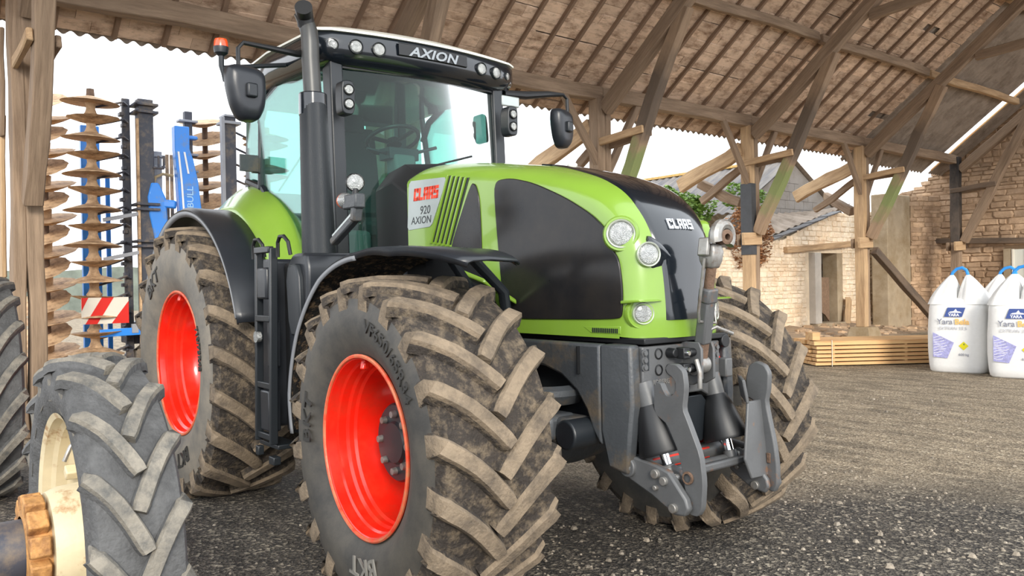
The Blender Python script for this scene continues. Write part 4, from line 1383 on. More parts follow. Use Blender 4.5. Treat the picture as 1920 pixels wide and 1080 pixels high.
# suspended front axle: beam, trumpet housings, steering knuckles
mb = MB()
mb.lathe([(-.83, .13), (-.62, .15), (-.5, .13), (-.36, .15), (-.2, .2), (0, .22), (.2, .2), (.36, .15), (.5, .13), (.62, .15), (.83, .13)], (0, 0, .74), (0, 1, 0), 32)
mb.build('front_axle', M['grey_iron'], ch)
for sgn in (-1, 1):
    mb = MB().cyl((0, sgn * .8, .797), (0, sgn * 1.0, .797), .2, .19, 32)
    mb.build('axle_hub', M['grey_iron'], ch, bevel=.01)
    mb = MB().box((.28, sgn * .50, .86), (.5, .2, .13)).box((.52, sgn * .46, .84), (.18, .18, .15))
    mb.build('axle_arm', M['grey_iron'], ch, bevel=.03, seg=3)
    MB().cyl((.60, sgn * .36, .835), (.60, sgn * .56, .835), .075, .075, 24).build('axle_pivot', M['dark_plastic'], ch, bevel=.01)
    MB().tube([(.1, sgn * .62, .80), (.3, sgn * .60, .84), (.42, sgn * .58, .85)], .035).build('tie_rod', M['grey_iron'], ch)
    MB().lathe([(-.03, .02), (-.03, .2), (.02, .24), (.05, .24), (.07, .2)], (.28, sgn * .42, .99), (0, 0, 1), 32).build('suspension_ring', M['grey_iron'], ch)
# rear axle and gearbox
mb = MB().prism([(-3.3, .7), (-3.3, 1.4), (-1.3, 1.3), (-1.3, .62), (-2.4, .55)], lambda a, b, c: V(a, c, b), -.3, .3)
mb.cyl((-2.98, -.95, 1.02), (-2.98, .95, 1.02), .17, .17, 28)
mb.build('rear_axle_housing', M['grey_iron'], ch, bevel=.02)

# ------------------------------------------------------------------ front linkage
K = part('front_linkage', T, (1.0, 0, .9))
PX = .915
# mounting plate with bolt pockets, wiring plugs, raised name
MB().prism([(-.33, 1.275), (.27, 1.275), (.27, 1.06), (.2, .98), (.12, 1.02), (-.12, 1.02), (-.2, .98), (-.26, .9), (-.33, .9)], lambda a, b, c: V(c, a, b), PX - .06, PX).build('mounting_plate', M['arm_grey'], K, bevel=.008)
def bolt(mb, p, r_=.016, d=.014, ax=(1, 0, 0)):
    a = Vector(ax)
    mb.cyl(Vector(p), Vector(p) + a * d, r_, r_, 6)
    mb.cyl(Vector(p), Vector(p) + a * (d * .3), r_ * 1.5, r_ * 1.5, 16)
mb = MB()
for (y, z) in ((-.31, 1.245), (-.31, 1.21), (-.31, 1.175), (-.31, 1.09), (-.31, 1.055)):
    pass
MB().box((PX + .001, -.31, 1.21), (.004, .05, .104)).build('bolt_pocket', M['dark_plastic'], K, bevel=.002)
MB().box((PX + .001, -.31, 1.0725), (.004, .05, .069)).build('bolt_pocket', M['dark_plastic'], K, bevel=.002)
mb = MB()
for (y, z) in ((-.318, 1.245), (-.318, 1.21), (-.318, 1.175), (-.318, 1.09), (-.318, 1.055), (.24, 1.24), (.24, 1.2)):
    mb = MB()
    bolt(mb, (PX, y, z), .013)
    mb.build('plate_bolt', M['arm_grey'], K)
mb = MB()
for (y, z) in ((-.215, 1.235), (-.215, 1.155)):
    mb.lathe([(-.02, .026), (.004, .028), (.006, .022), (-.015, .018), (-.018, .001)], (PX, y, z), (1, 0, 0), 20)
mb.build('plate_hole', M['black'], K)
mb = MB()
for z in (1.235, 1.155):
    mb.cyl((PX, -.14, z), (PX + .05, -.14, z), .026, .022, 20)
    mb.box((PX + .06, -.10, z), (.05, .05, .055))
    mb.cyl((PX + .06, -.06, z), (PX + .07, -.02, z), .022, .02, 14)
mb.build('hydraulic_coupler', M['hose'], K, bevel=.004)
mb = MB()
for z in (1.235, 1.155):
    mb.cyl((PX + .085, -.10, z), (PX + .10, -.10, z), .013, .011, 14)
mb.build('coupler_tip', M['chrome'], K)
mb = MB().tube([(PX + .04, -.1, 1.13), (PX + .055, -.12, 1.06), (PX + .05, -.08, .99), (PX + .03, -.02, 1.06)], .006).tube([(PX + .04, -.09, 1.13), (PX + .06, -.07, 1.05), (PX + .04, -.05, .98)], .006)
mb.build('cable', M['hose'], K)
lettering('ZUIDBERG', .034, M['bare_steel'], lambda x, y, z: V(PX + z, -.215 + x, 1.085 + y), K, bold=.001, extrude=.003)
# top link bracket: two cheeks either side of the rocker
for y in (-.02, .075):
    MB().prism([(PX - .01, 1.285), (PX + .10, 1.285), (PX + .115, 1.25), (PX + .115, 1.10), (PX + .06, 1.07), (PX - .01, 1.07)], lambda a, b, c: V(a, c, b), y - .009, y + .009).build('bracket_cheek', M['arm_grey'], K, bevel=.004)
MB().cyl((PX + .075, -.03, 1.15), (PX + .075, .09, 1.15), .018, .018, 16).lathe([(0, .03), (.008, .03), (.008, .014)], (PX + .075, -.04, 1.15), (0, 1, 0), 18).build('bracket_pin', M['bare_steel'], K)
MB().tube([(PX + .10, -.05, 1.2), (PX + .125, -.055, 1.14), (PX + .12, -.05, 1.06)], .012).build('pin_clip', M['bare_steel'], K)
# top link folded upwards: rusty fork, grey barrel with clip and handle, cast hook at its head
tA, tB = V(.985, .02, 1.17), V(1.125, -.04, 1.77)
d = (tB - tA)
MB().bar(tA, tA + d * .2, .05, .055, up=(0, 1, 0)).build('top_link_fork', M['rust'], K, bevel=.01)
MB().cyl(tA - V(0, .035, 0), tA + V(0, .035, 0), .045, .045, 20).build('top_link_eye', M['bare_steel'], K, bevel=.005)
MB().bar(tA + d * .18, tA + d * .62, .062, .066, up=(0, 1, 0)).bar(tA + d * .52, tA + d * .64, .07, .075, up=(0, 1, 0)).build('top_link_barrel', M['arm_grey'], K, bevel=.01)
MB().cyl(tA + d * .6, tA + d * .82, .026, .026, 16).build('top_link_thread', M['rust'], K)
mb = MB()
hb = tA + d * .80
mb.loft([[hb + V(sx_ * a, sy_ * b, z) for sx_, sy_ in ((-1, -1), (1, -1), (1, 1), (-1, 1))] for a, b, z in ((.03, .03, 0), (.042, .04, .035), (.05, .042, .08), (.04, .035, .12))])
mb.build('hook_body', M['bare_steel'], K, bevel=.01, seg=3)
hc = V(1.15, .0, 1.80)
ring = []
mb = MB()
path, rads = [], []
for k in range(15):
    a = R(200 - k * 17)
    path.append(hc + V(0, math.cos(a) * .062 , math.sin(a) * .062))
    rads.append(.034 - .012 * abs(k / 14) )
mb.tube(path, rads, 10).build('hook_claw', M['bare_steel'], K)
MB().lathe([(-.03, .036), (.03, .036), (.034, .028), (.034, .016), (-.034, .016), (-.034, .028)], hc, V(1, -.25, 0), 24, closed_prof=True).build('hook_ball', M['rust'], K)
MB().bar(hb + V(.0, -.06, .06), hb + V(.0, -.045, .15), .025, .06, up=(1, 0, 0)).build('hook_latch', M['bare_steel'], K, bevel=.008)
MB().tube([hb + V(0, -.05, .05), tA + d * .45 + V(0, -.06, 0), tA + d * .40 + V(.0, -.05, -.02), tA + d * .40 + V(.02, .05, -.03), tA + d * .46 + V(0, .06, 0)], .008).build('latch_rod', M['bare_steel'], K)
MB().tube([tA + d * .28 + V(.01, 0, 0), tA + d * .30 + V(.04, .04, .01), tA + d * .27 + V(.06, .15, -.01)], .01).build('link_handle', M['bare_steel'], K)
# lift cylinders in black boots with chrome rods
for sgn in (-1, 1):
    a = V(.90, -.30 if sgn < 0 else .22, 1.06)
    b = V(1.02, -.27 if sgn < 0 else .215, .68)
    dd = (b - a)
    MB().cyl(a - dd * .1, a + dd * .3, .05, .05, 20).build('cylinder_barrel', M['arm_grey'], K)
    MB().lathe([(.0, .055), (.05, .075), (.22, .118), (.235, .113), (.23, .09), (.05, .055)], a + dd * .18, dd, 28).build('cylinder_boot', M['hose'], K)
    MB().cyl(a + dd * .5, b, .024, .024, 20).build('cylinder_rod', M['chrome'], K)
    MB().cyl(b - dd * .09, b + dd * .05, .034, .036, 16).build('rod_eye', M['arm_grey'], K, bevel=.004)
# guard plate between the cylinders, yellow cap, red hose
MB().prism([(-.02, 1.0), (.13, 1.0), (.17, .96), (.17, .80), (.13, .76), (-.02, .76)], lambda a, b, c: V(c, a, b), PX - .03, PX - .01).build('guard_plate', M['dark_plastic'], K, bevel=.004)
MB().cyl((PX, -.03, .895), (PX + .02, -.03, .895), .026, .024, 18).build('yellow_cap', M['yellow'], K, bevel=.004)
MB().tube([(PX - .05, .30, 1.22), (PX - .02, .35, 1.05), (PX - .02, .35, .85), (PX - .05, .25, .72), (PX - .08, .05, .68), (PX - .08, -.25, .68)], .011).build('red_hose', M['red_hose'], K)
MB().box((PX + .01, .30, 1.13), (.06, .06, .1)).box((PX - .04, .29, 1.235), (.03, .03, .03)).build('socket_box', M['arm_grey'], K, bevel=.008)
MB().cyl((PX, .3, 1.27), (PX + .02, .3, 1.27), .035, .035, 16).build('round_plug', M['hose'], K, bevel=.004)
MB().prism([(-.25, .66), (.2, .66), (.2, .72), (-.25, .72)], lambda a, b, c: V(c, a, b), .86, .90).build('red_cross_tube', M['red_hose'], K, bevel=.008)
# lower links: side plates hinged low on the casting, folded lift arms standing up from them
fixp = lambda sgn, y0, y1, poly: MB().prism(poly, lambda a, b, c: V(a, sgn * c, b), y0, y1)
for sgn in (-1, 1):
    low = [(.80, .70), (.83, .745), (.90, .745), (1.02, .73), (1.10, .71), (1.20, .60), (1.215, .555), (1.19, .52), (1.13, .515), (1.0, .58), (.86, .63), (.81, .655)]
    fixp(sgn, .335, .375, low).build('lower_link', M['arm_grey'], K, bevel=.01)
    low2 = [(.95, .70), (1.02, .725), (1.10, .70), (1.20, .59), (1.21, .55), (1.185, .515), (1.1, .53), (.98, .60)]
    fixp(sgn, .255, .285, low2).build('inner_link_plate', M['arm_grey'], K, bevel=.01)
    MB().cyl((.855, sgn * .30, .695), (.855, sgn * .395, .695), .05, .05, 24).lathe([(0, .03), (.008, .028), (.008, .001)], (.855, sgn * .395, .695), (0, sgn, 0), 18).build('link_pivot', M['arm_grey'], K, bevel=.006)
    mb = MB()
    for (x, z, rr_) in ((1.03, .69, .022), (1.08, .665, .02), (1.135, .55, .022), (1.03, .625, .012)):
        mb.cyl((x, sgn * .24, z), (x, sgn * .395, z), rr_, rr_, 16)
    mb.build('link_pin', M['bare_steel'], K, bevel=.003)
    arm = [(1.185, .52), (1.165, .60), (1.15, .70), (1.125, .80), (1.06, .92), (.995, .955), (.98, .99), (.985, 1.09), (1.0, 1.115), (1.025, 1.11), (1.04, 1.08), (1.06, 1.055), (1.09, 1.055), (1.115, 1.085), (1.115, 1.12), (1.095, 1.145), (1.065, 1.16), (1.055, 1.185), (1.075, 1.205), (1.12, 1.205), (1.16, 1.175), (1.17, 1.10), (1.155, 1.0), (1.185, .94), (1.25, .80), (1.265, .68), (1.255, .56), (1.23, .52)]
    if sgn > 0:
        arm = [(1.185, .52), (1.155, .56), (1.13, .66), (1.115, .80), (1.10, .97), (1.06, .985), (1.055, 1.08), (1.075, 1.15), (1.12, 1.175), (1.17, 1.16), (1.195, 1.12), (1.19, 1.03), (1.175, .97), (1.22, .77), (1.235, .66), (1.235, .56), (1.215, .52)]
    fixp(sgn, .295, .33, smooth_poly(arm, 1, .15)).build('lift_arm', M['arm_grey'], K, bevel=.008)
    # side flange that gives the arm its bent channel shape
    if sgn > 0:
        MB().loft([[V(1.0, sgn * .33, .98), V(1.0, sgn * .30, 1.1), V(1.13, sgn * .16, 1.09), V(1.14, sgn * .18, .97)], [V(1.01, sgn * .345, .98), V(1.01, sgn * .315, 1.1), V(1.14, sgn * .175, 1.09), V(1.15, sgn * .195, .97)]]).build('hook_cheek', M['arm_grey'], K, bevel=.006)
        MB().loft([[V(1.13, .30, .98), V(1.13, .19, .98), V(1.145, .19, .98), V(1.145, .30, .98)], [V(1.16, .32, .72), V(1.15, .13, .70), V(1.165, .13, .70), V(1.175, .32, .72)], [V(1.17, .32, .60), V(1.16, .17, .60), V(1.175, .17, .60), V(1.185, .32, .60)]]).build('arm_web', M['arm_grey'], K, bevel=.006)
    MB().box((1.19, sgn * .291, .69), (.02, .008, .05)).lathe([(-.004, .03), (.006, .03), (.006, .02)], (1.185, sgn * .337, .69), (0, sgn, 0), 20).build('latch_pin', M['rust'], K, bevel=.002)
# cross tube joining the lower links
mb = MB().cyl((1.0, -.25, .665), (1.0, .25, .665), .03, .03, 20).cyl((.86, -.33, .69), (.86, .33, .69), .045, .045, 20)
mb.loft([[V(x, y, z) for x, z in ((1.04, .69), (1.10, .70), (1.10, .66), (1.04, .65))] for y, in ((-.25,), (-.1,), (0,), (.1,), (.25,))])
mb.build('cross_shaft', M['arm_grey'], K, bevel=.01)

# ------------------------------------------------------------------ fenders
def band(name, cx, cz, tab, ys, m_, parent, thick=.012, n=40, a0=None, a1=None):
    """curved mudguard: tab rows of (angle deg, radius factor list per y)"""
    rings = []
    for k in range(n + 1):
        a = a0 + (a1 - a0) * k / n
        row = ys(a)
        rings.append([V(cx + math.cos(R(a)) * r_, y, cz + math.sin(R(a)) * r_) for y, r_ in row])
    mb = MB().loft(rings, closed=False, cap=False)
    o = mb.build(name, m_, parent, angle=50)
    md = o.modifiers.new('solidify', 'SOLIDIFY')
    md.thickness = thick
    md.offset = 0
    md.material_offset_rim = 0
    return o
for sgn in (-1, 1):
    fp = part('front_fender', T, (0, sgn * 1.05, 1.8))
    def rows(a, sgn=sgn):
        # front end curls inwards, tail drops straight and hugs the tyre
        r0 = lerp_tab([(50, 1.10), (62, 1.06), (80, .985), (100, .985), (125, 1.045), (150, 1.065), (172, 1.06), (184, 1.02)], a)
        yo = lerp_tab([(50, .98), (58, 1.13), (68, 1.24), (78, 1.285), (184, 1.285)], a)
        yi = lerp_tab([(50, .84), (60, .80), (184, .80)], a)
        return [(sgn * yo, r0 - .035), (sgn * (yo + .004), r0 - .012), (sgn * (yo - .02), r0), (sgn * (yo * .6 + yi * .4), r0 + .008), (sgn * (yi + .02), r0), (sgn * yi, r0 - .02)]
    band('fender_shell', 0, .797, None, rows, M['fender'], fp, a0=57 if sgn < 0 else 96, a1=184)
    def rows_in(a):
        return [(y * .998, r_ - .014) for y, r_ in rows(a)[1:]]
    band('fender_lining', 0, .797, None, rows_in, M['fender_in'], fp, a0=58 if sgn < 0 else 97, a1=183, thick=.004)
    def rows_e(a):
        q = rows(a)
        return [(q[0][0] + sgn * .004, q[0][1] - .008), (q[0][0] + sgn * .008, q[0][1] + .018)]
    band('fender_edge', 0, .797, None, rows_e, M['fender_edge'], fp, a0=100, a1=184, thick=.008)
    if sgn < 0: MB().tube([(-.02, sgn * .5, 1.05), (-.02, sgn * .62, 1.5), (-.05, sgn * .8, 1.76), (-.05, sgn * 1.1, 1.77)], .03).tube([(.15, sgn * .5, 1.05), (.18, sgn * .6, 1.55), (.2, sgn * .82, 1.73), (.2, sgn * 1.0, 1.74)], .03).build('fender_bracket', M['dark_plastic'], fp)
    if sgn < 0: MB().loft([[V(.05, sgn * .40, 1.50), V(.05, sgn * .62, 1.62), V(.05, sgn * .64, 1.60), V(.05, sgn * .40, 1.47)], [V(-.25, sgn * .42, 1.62), V(-.2, sgn * .66, 1.70), V(-.2, sgn * .67, 1.67), V(-.25, sgn * .42, 1.58)]]).build('lime_bracket', M['lime'], fp, bevel=.01)
    rp_ = part('rear_fender', T, (-2.98, sgn * 1.0, 2.2))
    def rrows(a, sgn=sgn):
        k = max(0.0, math.sin(R(min(max((a - 12) / 150 * 180, 0), 180)))) ** .8
        return [(sgn * 1.285, 1.185), (sgn * 1.30, 1.225), (sgn * 1.27, 1.24), (sgn * 1.12, 1.235), (sgn * 1.0, 1.235)]
    band('fender_extension', -2.98, .98, None, rrows, M['fender'], rp_, a0=18, a1=150)
    def rrl(a, sgn=sgn):
        k = max(0.0, math.sin(R(min(max((a - 8) / 150 * 180, 0), 180))))
        return [(sgn * 1.005, 1.235), (sgn * .94, 1.25 + .02 * k), (sgn * .87, 1.26 + .10 * k), (sgn * .80, 1.24 + .19 * k), (sgn * .745, 1.22 + .22 * k)]
    band('green_fender', -2.98, .98, None, rrl, M['lime'], rp_, a0=8, a1=150)
    def rre(a):
        return [(sgn * 1.288, 1.175), (sgn * 1.306, 1.215)]
    band('fender_edge', -2.98, .98, None, rre, M['fender_edge'], rp_, a0=20, a1=150, thick=.01)
    # inner wall closing the arch
    wp_ = [(-2.98 + math.cos(R(a)) * 1.22, .98 + math.sin(R(a)) * 1.22) for a in range(8, 151, 6)]
    MB().prism(wp_, lambda a, b, c: V(a, sgn * c, b), .62, .64).build('fender_inner_wall', M['black'], rp_, smooth=False)

# ------------------------------------------------------------------ tank, access ladder side box
tk = part('fuel_tank', T, (-1.3, -1.0, 1.2))
def rr_box(x0, x1, y0, y1, z0, z1, rad):
    p = [(x0, z0), (x1, z0), (x1, z1), (x0, z1)]
    return MB().prism(smooth_poly(p, 2, rad), lambda a, b, c: V(a, c, b), y0, y1)
rr_box(-1.68, -1.50, -1.19, -.5, .68, 1.78, .12).build('tank_body', M['fender'], tk, bevel=.03, seg=3)
MB().prism(smooth_poly([(-1.20, .72), (-1.24, 1.72), (-1.15, 1.80), (-.97, 1.80), (-.93, 1.70), (-.96, 1.25), (-.86, 1.16), (-.80, .80), (-.92, .70)], 2, .15), lambda a, b, c: V(a, c, b), -1.20, -.5).build('tank_body', M['fender'], tk, bevel=.025, seg=3)
MB().prism(smooth_poly([(-1.14, 1.30), (-1.18, 1.72), (-1.0, 1.74), (-.97, 1.30)], 1, .2), lambda a, b, c: V(a, c, b), -1.235, -1.19).build('tank_pad', M['dark_plastic'], tk, bevel=.012)
MB().box((-1.38, -.85, 1.2), (.28, .5, 1.1)).build('tank_core', M['black'], tk, bevel=.02)
ld = part('access_ladder', T, (-1.38, -1.28, 1.2))
mb = MB()
for x in (-1.50, -1.27):
    mb.bar((x, -1.29, .62), (x, -1.27, 1.84), .05, .03, up=(1, 0, 0))
for z in (.66, .98, 1.40, 1.83):
    mb.bar((-1.5, -1.285, z), (-1.27, -1.285, z), .04, .04)
mb.build('ladder_frame', M['dark_plastic'], ld, bevel=.006)
mb = MB().box((-1.40, -1.26, 1.62), (.15, .08, .2)).box((-1.38, -1.26, .82), (.15, .08, .26)).box((-1.33, -1.25, 1.24), (.07, .07, .3))
mb.build('ladder_tread', M['fender'], ld, bevel=.015)
mb = MB().box((-1.40, -1.2, .60), (.3, .14, .03)).box((-1.47, -1.3, .56), (.05, .04, .06)).box((-1.28, -1.28, .52), (.08, .05, .05))
mb.build('bottom_step', M['dark_plastic'], ld, bevel=.006)
MB().cyl((-1.405, -1.31, 1.285), (-1.405, -1.34, 1.285), .033, .036, 20).build('ladder_lamp', M['lens'], ld)
for x in (-1.62, -1.22):
    mb = MB().tube([(x, -1.26, 1.78), (x + .0, -1.26, 1.87), (x + .03, -1.26, 1.905), (x + .09, -1.26, 1.905), (x + .13, -1.25, 1.87), (x + .14, -1.24, 1.79)], .012)
    mb.build('grab_handle', M['black'], ld)

# ------------------------------------------------------------------ exhaust stack
ex = part('exhaust', T, (-1.3, -.95, 1.6))
e0, e1, e2 = V(-1.28, -.95, 1.45), V(-1.345, -.95, 2.82), V(-1.37, -.95, 3.18)
MB().cyl(e0, e1, .115, .088, 32).build('exhaust_shield', mat('perforated_black_shield', (34, 38, 42), .35, metal=.2, bump=.3, bscale=420), ex)
MB().cyl(e1 - V(0, 0, .12), e1 + V(0, 0, .03), .092, .09, 32).build('shield_collar', M['black_gloss'], ex, bevel=.008)
MB().tube([e1, e2 - V(0, 0, .1), e2, e2 + V(-.012, .0, .08), e2 + V(-.03, -.01, .14), e2 + V(-.01, -.05, .20)], [.058, .057, .057, .056, .054, .053], 20).build('exhaust_pipe', mat('heat_browned_pipe', (70, 70, 69), .4, metal=.4, vary=.12), ex)
tip = e2 + V(-.02, -.03, .19)
MB().tube([e2 + V(-.03, -.01, .12), e2 + V(-.01, -.03, .18), e2 + V(.06, -.07, .21)], [.055, .055, .056], 20).build('exhaust_tip', M['hose'], ex)

# ------------------------------------------------------------------ cab
cab = part('cab', T, (-2.1, 0, 2.4))
def pill(a, b, w, h, name='pillar', up=(0, 1, 0), m_=None, par=None):
    return MB().bar(a, b, w, h, up=up).build(name, m_ or M['dark_plastic'], par or cab, bevel=.012)
for sgn in (-1, 1):
    pill((-1.50, sgn * .70, 1.75), (-1.56, sgn * .70, 3.14), .12, .10, 'front_pillar')
    pill((-2.62, sgn * .80, 2.36), (-2.70, sgn * .75, 3.14), .035, .05, 'centre_pillar')
    pill((-3.02, sgn * .72, 2.35), (-3.0, sgn * .70, 3.14), .09, .09, 'rear_pillar')
    pill((-1.52, sgn * .72, 1.76), (-2.15, sgn * .76, 1.80), .06, .10, 'door_sill')
    # curved lower rail along the fender, upper rail arching under the roof
    MB().tube([(-2.05, sgn * .755, 1.72), (-2.18, sgn * .765, 1.9), (-2.35, sgn * .775, 2.14), (-2.6, sgn * .79, 2.37), (-2.95, sgn * .78, 2.46)], .028, 8).build('lower_rail', M['dark_plastic'], cab)
    MB().tube([(-1.56, sgn * .72, 3.13), (-1.9, sgn * .74, 3.17), (-2.3, sgn * .75, 3.16), (-2.6, sgn * .76, 3.05), (-2.7, sgn * .76, 2.9)], .028, 8).build('upper_rail', M['dark_plastic'], cab)
    # side window
    gpz = [(-1.56, 1.80), (-2.06, 1.78), (-2.2, 1.96), (-2.38, 2.2), (-2.62, 2.40), (-2.68, 3.0), (-2.4, 3.12), (-1.6, 3.12)]
    MB().prism(gpz, lambda a, b, c: V(a, sgn * (c + .06 * (-(a + 1.56)) / 1.1), b), .725, .731).build('side_window', M['glass_side'], cab, smooth=False)
    MB().prism([(-2.72, 2.45), (-3.0, 2.46), (-3.0, 3.1), (-2.74, 3.1)], lambda a, b, c: V(a, sgn * c, b), .755, .76).build('rear_side_window', M['glass_side'], cab, smooth=False)
    MB().box((-2.62, sgn * .84, 2.55), (.04, .06, .12)).box((-2.60, sgn * .90, 2.56), (.02, .15, .13)).build('door_hinge_plate', M['grey_iron'], cab, bevel=.004)
# floor and lower body
MB().prism([(-1.5, 1.2), (-1.5, 1.78), (-2.1, 1.78), (-2.5, 2.2), (-3.05, 2.4), (-3.05, 1.2)], lambda a, b, c: V(a, c, b), -.66, .66).build('cab_body', M['dark_plastic'], cab, bevel=.02)
# windscreen, slightly bowed, with black frame
rings = []
for k in range(9):
    y = -.645 + 1.29 * k / 8
    bow = .07 * (1 - (y / .645) ** 2)
    rings.append([V(-1.47 + bow, y, 1.80), V(-1.50 + bow, y, 2.5), V(-1.535 + bow, y, 3.13)])
MB().loft(rings, closed=False, cap=False).build('windscreen', M['glass'], cab)
MB().loft([[V(-1.45 + .07, y, 3.10) for y in (0,)] * 0 or [V(-1.52 + .07 * (1 - (y / .7) ** 2), y, z) for z in (3.10, 3.18)] for y in [-.7 + .1 * k for k in range(15)]], closed=False, cap=False).build('windscreen_header', M['black'], cab)
MB().bar((-1.44, -.66, 1.78), (-1.44, .66, 1.78), .06, .08).build('cowl_bar', M['black'], cab, bevel=.01)
# rear window frame and rear glass
MB().prism([(-.68, 2.3), (.68, 2.3), (.66, 3.1), (-.66, 3.1)], lambda a, b, c: V(c, a, b), -3.02, -3.014).build('rear_window', M['glass_side'], cab, smooth=False)
MB().tube([(-3.0, .18, 2.3), (-2.98, .2, 3.0), (-2.98, .26, 3.06), (-2.98, .6, 3.07)], .022).tube([(-3.0, -.5, 2.4), (-2.9, -.2, 2.9)], .008).build('rear_frame', M['cab_trim'], cab)
# interior
it = cab
MB().prism(smooth_poly([(-2.62, 1.98), (-2.2, 1.98), (-2.15, 2.1), (-2.3, 2.14), (-2.55, 2.18), (-2.66, 2.95), (-2.78, 2.95), (-2.76, 2.1)], 1, .15), lambda a, b, c: V(a, c, b), -.24, .24).build('driver_seat', M['seat_fabric'], it, bevel=.04, seg=3)
MB().prism(smooth_poly([(-2.72, 2.9), (-2.62, 2.9), (-2.64, 3.06), (-2.72, 3.06)], 1, .2), lambda a, b, c: V(a, c, b), -.13, .13).build('headrest', M['seat_fabric'], it, bevel=.03)
MB().box((-2.45, -.36, 2.22), (.42, .12, .14)).box((-2.2, -.36, 2.32), (.08, .08, .16)).build('armrest', M['cab_trim'], it, bevel=.03)
MB().box((-2.35, -.36, 1.88), (.5, .5, .3)).build('seat_console', M['cab_trim'], it, bevel=.04)
# steering column and wheel
MB().loft([[V(-1.75 + dx, dy, 1.6) for dx, dy in ((-.12, -.12), (.12, -.12), (.12, .12), (-.12, .12))], [V(-1.78 + dx, dy, 2.2) for dx, dy in ((-.1, -.1), (.1, -.1), (.1, .1), (-.1, .1))], [V(-1.86 + dx, dy, 2.6) for dx, dy in ((-.07, -.08), (.09, -.1), (.09, .1), (-.07, .08))]]).build('steering_column', M['cab_trim'], it, bevel=.03, seg=3)
sw = V(-1.95, .0, 2.73)
ax_ = V(-.42, 0, 1).normalized()
mb = MB()
s1 = ax_.cross(V(0, 1, 0)).normalized()
path = [sw + (s1 * math.cos(2 * PI * k / 40) + V(0, 1, 0) * math.sin(2 * PI * k / 40)) * .205 for k in range(41)]
mb.tube(path, .017, 10, cap=False)
for k in range(3):
    a = 2 * PI * k / 3 + .5
    mb.bar(sw - ax_ * .03, sw + (s1 * math.cos(a) + V(0, 1, 0) * math.sin(a)) * .2, .035, .014, up=tuple(ax_))
mb.cyl(sw - ax_ * .05, sw + ax_ * .0, .06, .05, 20)
mb.build('steering_wheel', M['hose'], it)
MB().box((-1.86, 0, 2.60), (.16, .26, .09)).tube([(-1.84, -.12, 2.6), (-1.82, -.3, 2.62)], .014).tube([(-1.84, .12, 2.62), (-1.82, .32, 2.68)], .014).build('dashboard', M['dark_plastic'], it, bevel=.015)
MB().box((-1.62, .50, 2.78), (.03, .12, .2)).build('terminal_screen', M['dark_plastic'], it, bevel=.01)
MB().box((-2.25, 0, 3.12), (1.4, 1.36, .03)).build('headliner', M['cab_roof_lining'], it, bevel=.01)
# sun visor roll and wiper
MB().tube([(-1.40, -.1, 1.9), (-1.41, .0, 2.46), (-1.40, .36, 2.56)], .008).build('wiper', M['hose'], cab)
# roof
def roof_outline(inset, z, fr_=0.0):
    pts = []
    n = 10
    x0, x1, yw = -3.12 + inset, -1.40 - inset, .86 - inset
    for k in range(n + 1):          # front edge, bowed forwards
        y = -yw + .10 + (2 * yw - .20) * k / n
        pts.append(V(x1 + .05 - .12 * (y / yw) ** 2 + fr_, y, z))
    pts.append(V(x1 - .10, yw - .01, z))
    pts.append(V(x1 - .3, yw, z))
    pts.append(V(-2.3, yw, z + .02))
    pts.append(V(x0 + .15, yw - .02, z - .01))
    pts.append(V(x0, yw - .16, z - .02))
    pts.append(V(x0, -yw + .16, z - .02))
    pts.append(V(x0 + .15, -yw + .02, z - .01))
    pts.append(V(-2.3, -yw, z + .02))
    pts.append(V(x1 - .3, -yw, z))
    pts.append(V(x1 - .10, -yw + .01, z))
    return pts
roof = cab
MB().loft([roof_outline(.10, 3.10), roof_outline(.03, 3.135), roof_outline(.0, 3.19, .01), roof_outline(.0, 3.30), roof_outline(.012, 3.325)]).build('roof_body', M['black_gloss'], cab, angle=45)
MB().loft([roof_outline(-.008, 3.322), roof_outline(-.008, 3.337), roof_outline(.03, 3.358), roof_outline(.14, 3.405), roof_outline(.45, 3.43)]).build('roof_cap', M['roof_white'], cab, angle=45)
def front_x(y):
    return -1.40 + .05 - .12 * (y / .86) ** 2 + .012
# name plate and the six roof work lights
MB().loft([[V(front_x(y) + dx, y, z) for z, dx in ((3.205, .0), (3.21, .018), (3.29, .014), (3.3, -.004))] for y in [-.30 + .065 * k for k in range(10)]], closed=False, cap=False).build('name_plate', M['hose'], cab)
lettering('AXION', .108, M['white_letter'], lambda x, y, z: V(front_x(-.02 + x * 1.12) + .022 + z, -.02 + x * 1.12, 3.212 + y * .85), cab, shear=.28, bold=.003, extrude=.002, spacing=1.05)
for y in (-.753, -.604, -.442, .442, .604, .753):
    fx = front_x(y)
    nn = V(1, .28 * y / .86, -.05) if abs(y) < .7 else V(1, .75 * y / .86, -.05)
    lamp(cab, V(fx + .006 - (.02 if abs(y) > .7 else 0), y, 3.225), nn, .046 if abs(y) < .7 else .038, name='work_light', body=M['dark_plastic'], depth=.06)
# cab shoulder double lights
for sgn in (-1, 1):
    mb = MB().prism(smooth_poly([(sgn * .655, 2.74), (sgn * .745, 2.74), (sgn * .755, 2.80), (sgn * .755, 2.92), (sgn * .745, 2.97), (sgn * .655, 2.97)], 2, .2), lambda a, b, c: V(c, a, b), -1.42, -1.32)
    mb.build('twin_lamp', M['dark_plastic'], cab, bevel=.012)
    for z in (2.81, 2.905):
        lamp(cab, V(-1.315, sgn * .705, z), V(1, sgn * .1, 0), .034, name='shoulder_light', body=M['hose'], depth=.02)
MB().cyl((-2.0, .28, 3.40), (-2.0, .28, 3.475), .055, .05, 20).sphere((-2.0, .28, 3.475), .05, 16, 8, (1, 1, .5)).build('gps_dome', M['roof_white'], cab)

